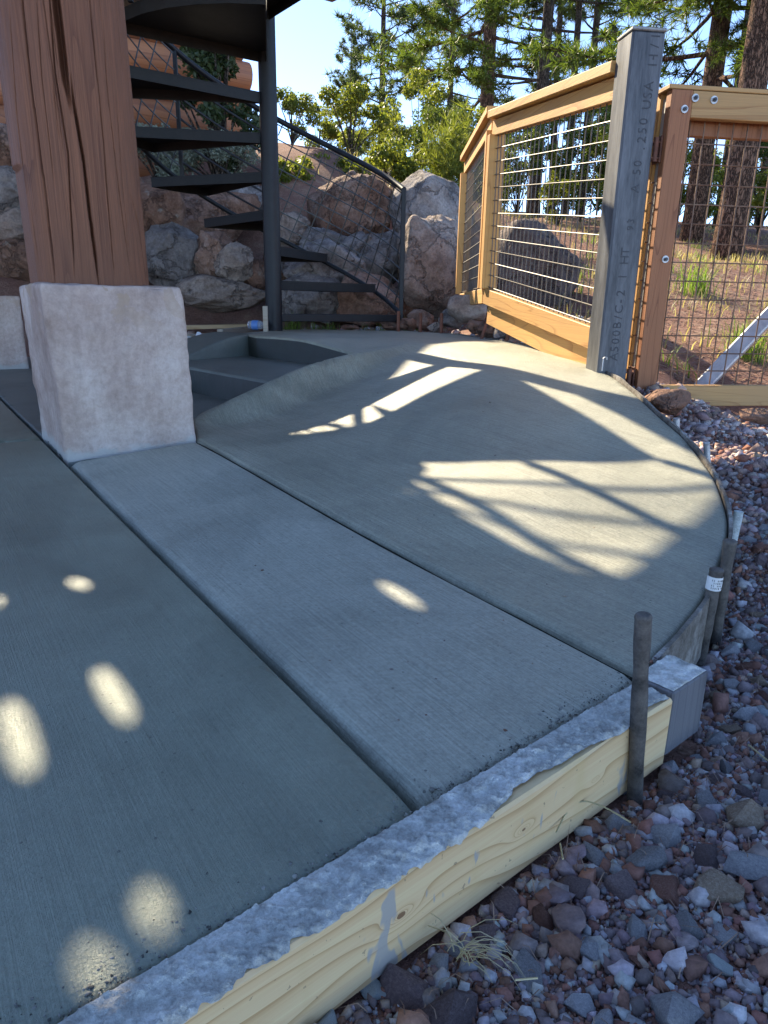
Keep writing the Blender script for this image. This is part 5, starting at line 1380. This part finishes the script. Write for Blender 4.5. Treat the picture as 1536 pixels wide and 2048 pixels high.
# ---------------------------------------------------------------- trees
def tri_needles(P, D, per, ln, wd, g, spread=.75):
    """sprays of needles: per triangles from every point of P around the direction D"""
    n = len(P) * per; p = np.repeat(P, per, 0); d = np.repeat(D, per, 0) * (1 - spread) + g.normal(size=(n, 3)) * spread * .75
    d /= np.linalg.norm(d, axis=1)[:, None] + 1e-9; L_ = ln * g.uniform(.6, 1.15, n)[:, None]
    s_ = np.cross(d, g.normal(size=(n, 3))); s_ /= np.linalg.norm(s_, axis=1)[:, None] + 1e-9
    V = np.stack([p - s_ * wd, p + s_ * wd, p + d * L_], 1); return V
def pine_parts(seed, H, cb, rad, nb, per, ln, wd, tr, dens=7.0, sparse=0.0, droop=0.0):
    g = np.random.default_rng(seed); T = MB(); Lm = MB(); z = np.linspace(-.3, H, 16)
    bx, by = g.normal(0, .012 * H), g.normal(0, .012 * H)
    cx = lambda zz: np.array([bx * math.sin(zz / H * 2.4), by * math.sin(zz / H * 2.0 + .5) - by * math.sin(.5), zz])
    T.tube([cx(a) for a in z], np.maximum(tr * (1 - np.clip(z, 0, H) / H) ** .8, .012) * np.where(z < .1, 1.25, 1), 12)
    P = []; D = []
    for i in range(nb):
        t = (i + g.uniform(0, 1)) / nb; zz = H * (cb + (1 - cb) * t ** .9); prof = (1 - t) ** .65 * (.55 + .45 * math.sin(min(t * 3.2 + .5, PI / 2)))
        L_ = rad * prof * g.uniform(.55, 1.15) + .25
        az = i * 2.4 + g.normal(0, .5); el = R(-14 + 48 * t) - droop + g.normal(0, .14); p0 = cx(zz); pts = [p0]
        for j in range(1, 6):
            u = j / 5; e = el + .35 * u * u; pts.append(pts[-1] + L_ / 5 * np.array([math.cos(az) * math.cos(e), math.sin(az) * math.cos(e), math.sin(e)])); az += g.normal(0, .09)
        pts = np.array(pts); Lm.tube(pts, np.linspace(max(.010, tr * .20 * (1 - t) + .008), .005, 6), 5, False)
        if g.random() < sparse: continue
        m_ = max(3, int(L_ * dens))
        for q in range(m_):
            u = g.uniform(.28, 1.0) ** .8; b_ = pts[min(4, int(u * 5))] + (pts[min(5, int(u * 5) + 1)] - pts[min(4, int(u * 5))]) * (u * 5 % 1)
            a2 = az + g.choice([-1, 1]) * g.uniform(.3, 1.3); e2 = el + g.uniform(-.1, .6); tl = L_ * .28 * g.uniform(.3, 1.0) * (1.15 - .5 * u) + .08
            dv = np.array([math.cos(a2) * math.cos(e2), math.sin(a2) * math.cos(e2), math.sin(e2)]); tip = b_ + dv * tl
            Lm.tube([b_, tip], [.006, .003], 4, False)
            for f in (1.0, .72, .42) if tl > .25 else (1.0, .55):
                P.append(b_ + dv * tl * f + g.normal(0, .03, 3)); D.append(dv)
    V = tri_needles(np.array(P), np.array(D), per, ln, wd, g)
    N = len(V); nv = V.reshape(-1, 3); nf = np.arange(N * 3).reshape(N, 3)
    return T, Lm, nv, nf
def make_tree_data(name, parts, bark, leaf, leafname='crown'):
    T, Lm, nv, nf = parts; out = []
    me = new_mesh('trunk', np.concatenate(T.V), T.F, True); me.materials.append(bark); out.append(('trunk', me))
    me = new_mesh('limbs', np.concatenate(Lm.V), Lm.F, True); me.materials.append(bark); out.append(('limbs', me))
    me = new_mesh(leafname, nv, nf); me.materials.append(leaf); out.append((leafname, me)); return out
def plant_tree(name, data, xy, label, cat, group, rz, sc=1.0, dz=-.05):
    z = float(ground_z(np.array([xy]))[0]); root = thing(name, (xy[0], xy[1], z + dz), label, cat, group); root.rotation_euler = (0, 0, rz); root.scale = (sc, sc, sc)
    for nm, me in data:
        o = bpy.data.objects.new(nm, me); COL.objects.link(o); o.parent = root
    return root
PINES = {
 'slim': make_tree_data('p', pine_parts(1, 11.0, .10, 2.1, 70, 15, .26, .015, .13, 7.5), M['barkgrey'], M['needle_far']),
 'slim2': make_tree_data('p', pine_parts(2, 12.5, .16, 2.0, 66, 15, .26, .015, .14, 7.5, .1), M['barkgrey'], M['needle_far']),
 'mid': make_tree_data('p', pine_parts(3, 12.0, .18, 2.6, 76, 17, .22, .011, .17, 8.5, .05), M['bark'], M['needle']),
 'mid2': make_tree_data('p', pine_parts(4, 13.0, .20, 2.5, 70, 17, .22, .011, .15, 8.5, .1), M['barkgrey'], M['needle']),
 'near': make_tree_data('p', pine_parts(5, 13.0, .235, 2.5, 70, 24, .18, .0065, .18, 11.0, .05, .12), M['bark'], M['needle']),
 'bare': make_tree_data('p', pine_parts(6, 14.0, .40, 1.8, 44, 13, .26, .016, .12, 6.5, .15), M['barkgrey'], M['needle_far']),
}
def col_xy(px, Y):
    p = aty(px, 560, Y); return (p[0], p[1])
TR = [(757, 27, 'slim', 1.06, 'slender conical pine against the sky right of the stair', 0), (702, 25, 'slim', .46, 'small pine left of the slender conical pine', 1.5), (884, 29, 'slim2', 1.05, 'thin pine in the gap right of the conical pine', .7),
      (956, 20, 'mid', 1.25, 'thick dark pine standing left above the fence', 2.2), (1056, 17, 'mid2', 1.0, 'tall pine rising above the middle of the fence', 4.1), (1148, 23, 'slim2', 1.0, 'thin open pine left of the steel post', 3.0),
      (1446, 9.3, 'near', 1.0, 'big rough barked pine right of the gate corner', .4), (1372, 11.5, 'mid', .95, 'darker pine left of the big rough barked pine', 5.0), (1560, 10.5, 'near', .9, 'pine at the right picture edge', 2.6),
      (1092, 24, 'bare', 1.0, 'bare stemmed pine seen through the middle fence wires', 2.0), (1118, 19, 'bare', .85, 'bare stemmed pine seen through the near fence wires', 3.3),
      (1500, 21, 'bare', 1.0, 'distant pine right of the big rough barked pine', 1.9),
      (1420, 17, 'bare', .95, 'thin pine behind the gate wires', 0.3)]
for px, Y, kd, sc, lb, rz in TR:
    plant_tree('pine_tree', PINES[kd], col_xy(px, Y), lb, 'pine tree', 'pines of the wood', rz, sc)
def shrub_parts(seed, W_, H, n, leaf, stems=7, lobes=14, up=.3):
    g = np.random.default_rng(seed); T = MB(); Lm = MB(); C_ = []
    T.tube([(0, 0, -.2), (.02, 0, H * .25), (.05, .03, H * .5)], [.05, .04, .03], 7)
    for i in range(lobes):
        a = g.uniform(0, 2 * PI); r_ = W_ * g.uniform(.1, .8) ** .8; zz = H * g.uniform(.22, .9); r_ *= math.sqrt(max(.1, 1 - ((zz / H - .45) / .62) ** 2))
        c = np.array([math.cos(a) * r_, math.sin(a) * r_, zz]); C_.append((c, g.uniform(.18, .34) * W_))
        Lm.tube([(0, 0, H * .08), tuple(c * np.array([.45, .45, .6])), tuple(c)], [.025, .016, .006], 5, False)
    P = []
    for c, r_ in C_:
        m_ = n // lobes; q = g.normal(size=(m_, 3)); q /= np.linalg.norm(q, axis=1)[:, None]; q *= (r_ * g.uniform(.15, 1.05, m_) ** .5)[:, None]
        q[:, 2] *= .85; hol = mk_noise(seed + int(r_ * 1000), 8, 1.0 / max(r_, .1)); keep = hol(q) > -.75; P.append(c + q[keep])
    P = np.concatenate(P); n = len(P); N = g.normal(size=(n, 3)); N[:, 2] += up; N /= np.linalg.norm(N, axis=1)[:, None]
    u = np.cross(N, g.normal(size=(n, 3))); u /= np.linalg.norm(u, axis=1)[:, None]; v = np.cross(N, u); s_ = leaf * g.uniform(.6, 1.25, n)[:, None]
    V = np.stack([P - u * s_, P - v * s_ * .5 + N * s_ * .12, P + u * s_, P + v * s_ * .5 + N * s_ * .12], 1).reshape(-1, 3)
    return T, Lm, V, np.arange(n * 4).reshape(n, 4)
OAKS = {
 'a': make_tree_data('o', shrub_parts(11, 1.3, 3.0, 6500, .055), M['barkgrey'], M['oak']),
 'b': make_tree_data('o', shrub_parts(12, 1.5, 4.2, 8000, .06, lobes=20), M['barkgrey'], M['oak']),
 'c': make_tree_data('o', shrub_parts(13, 1.4, 3.4, 7000, .055, lobes=16), M['barkgrey'], M['oak_shaded']),
 'd': make_tree_data('o', shrub_parts(14, 1.0, 1.6, 4500, .045, lobes=10), M['barkgrey'], M['oak']),
}
OT = [(640, 11, 'a', 1.0, 'bright green oak bush seen over the stair handrail'), (590, 9.5, 'd', 1.0, 'low oak bush behind the stair mesh beside the pole'), (700, 10, 'd', 1.15, 'low oak bush behind the middle of the stair mesh'), (770, 12, 'a', 1.0, 'oak bush above the stair rail end post'),
      (745, 15, 'b', 1.0, 'taller oak below the slender conical pine'), (830, 13.5, 'b', 1.15, 'tall oak right of the slender conical pine'), (872, 11.5, 'c', 1.05, 'dark oak above the tall grey boulder'), (915, 13, 'b', 1.05, 'oak left of the fence corner'),
      (965, 12.5, 'c', .9, 'dark oak behind the fence corner'), (1025, 15, 'c', 1.0, 'oak behind the far part of the wire fence'), (1085, 17, 'a', 1.0, 'oak behind the middle of the wire fence'), (1150, 16, 'c', 1.0, 'oak behind the near part of the wire fence'), (1105, 13.5, 'd', 1.0, 'small bright oak low behind the fence wires'),
      (1215, 18, 'b', 1.0, 'oak behind the steel post'), (1300, 14, 'a', .95, 'bright oak between the steel post and the gate'), (1395, 13, 'a', .85, 'oak left of the big trunk behind the gate'), (1500, 13, 'c', .95, 'oak right of the big trunk behind the gate'), (1545, 11, 'd', 1.3, 'low oak at the right picture edge'), (1440, 16, 'b', .9, 'oak far behind the gate wires'),
      (1340, 19, 'b', 1.0, 'oak deep in the wood behind the gate stile'), (1180, 22, 'b', 1.2, 'oak deep in the wood left of the steel post'), (1000, 22, 'b', 1.2, 'oak deep in the wood behind the fence corner'), (1480, 22, 'b', 1.2, 'oak deep in the wood at the right')]
SCL = {640: .28, 590: .42, 700: .5, 770: .30, 745: .30, 830: .46, 872: .42, 915: .40, 965: .45}
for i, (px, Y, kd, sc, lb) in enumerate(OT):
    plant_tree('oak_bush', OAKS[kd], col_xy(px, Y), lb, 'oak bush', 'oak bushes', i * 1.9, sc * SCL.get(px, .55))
# small young pine on top of the wall, juniper and pale shrub by the house
V = tri_needles(np.random.default_rng(3).normal(0, .13, (260, 3)) * np.array([1, 1, 1.1]) + np.array([0, 0, .33]), np.tile([0, 0, 1.0], (260, 1)), 12, .16, .004, np.random.default_rng(4), .6)
T = MB(); T.tube([(0, 0, -.1), (0, 0, .3), (0, 0, .6)], [.02, .015, .005], 6); L2_ = MB(); L2_.tube([(0, 0, .1), (.1, .05, .3)], [.008, .004], 4)
yp = make_tree_data('y', (T, L2_, V.reshape(-1, 3), np.arange(len(V) * 3).reshape(-1, 3)), M['barkgrey'], M['oak'])
root = plant_tree('young_pine', yp, col_xy(895, 7.6), 'small bright young pine between the tall grey boulder and the fence', 'young pine', None, 0, 1.15); root.location.z = aty(895, 410, 7.6)[2]
jp = make_tree_data('j', shrub_parts(21, .55, 2.0, 7000, .032, lobes=22), M['barkgrey'], M['juniper'])
xy = col_xy(452, 7.35); root = plant_tree('juniper', jp, xy, 'dark green juniper in front of the log house behind the stair', 'juniper', None, 0, 1.0); root.location.z = 1.2
sg = make_tree_data('s', shrub_parts(22, .75, .95, 6000, .028, lobes=14), M['barkgrey'], M['sage'])
for px, lb, z_ in ((335, 'pale grey-green shrub left behind the stair rails', 1.42), (455, 'pale grey-green shrub right behind the stair rails', 1.36)):
    root = plant_tree('pale_shrub', sg, col_xy(px, 7.25), lb, 'shrub', 'pale shrubs above the rock wall', px * .01, .62); root.location.z = z_ - .05
dp = make_tree_data('d', shrub_parts(23, .5, .55, 2600, .03, lobes=8), M['barkgrey'], M['oak'])
for px, row, Y, lb in ((620, 400, 8.0, 'low green plant on the wall behind the stair mesh, left'), (690, 395, 8.3, 'low green plant on the wall behind the stair mesh, right'), (780, 372, 8.4, 'low green plant beside the tall grey boulder'), (570, 405, 7.9, 'low green plant on the wall right of the stair pole')):
    root = plant_tree('low_plant', dp, col_xy(px, Y), lb, 'plant', 'low plants above the rock wall', px, 1.0); root.location.z = aty(px, row, Y)[2] - .12
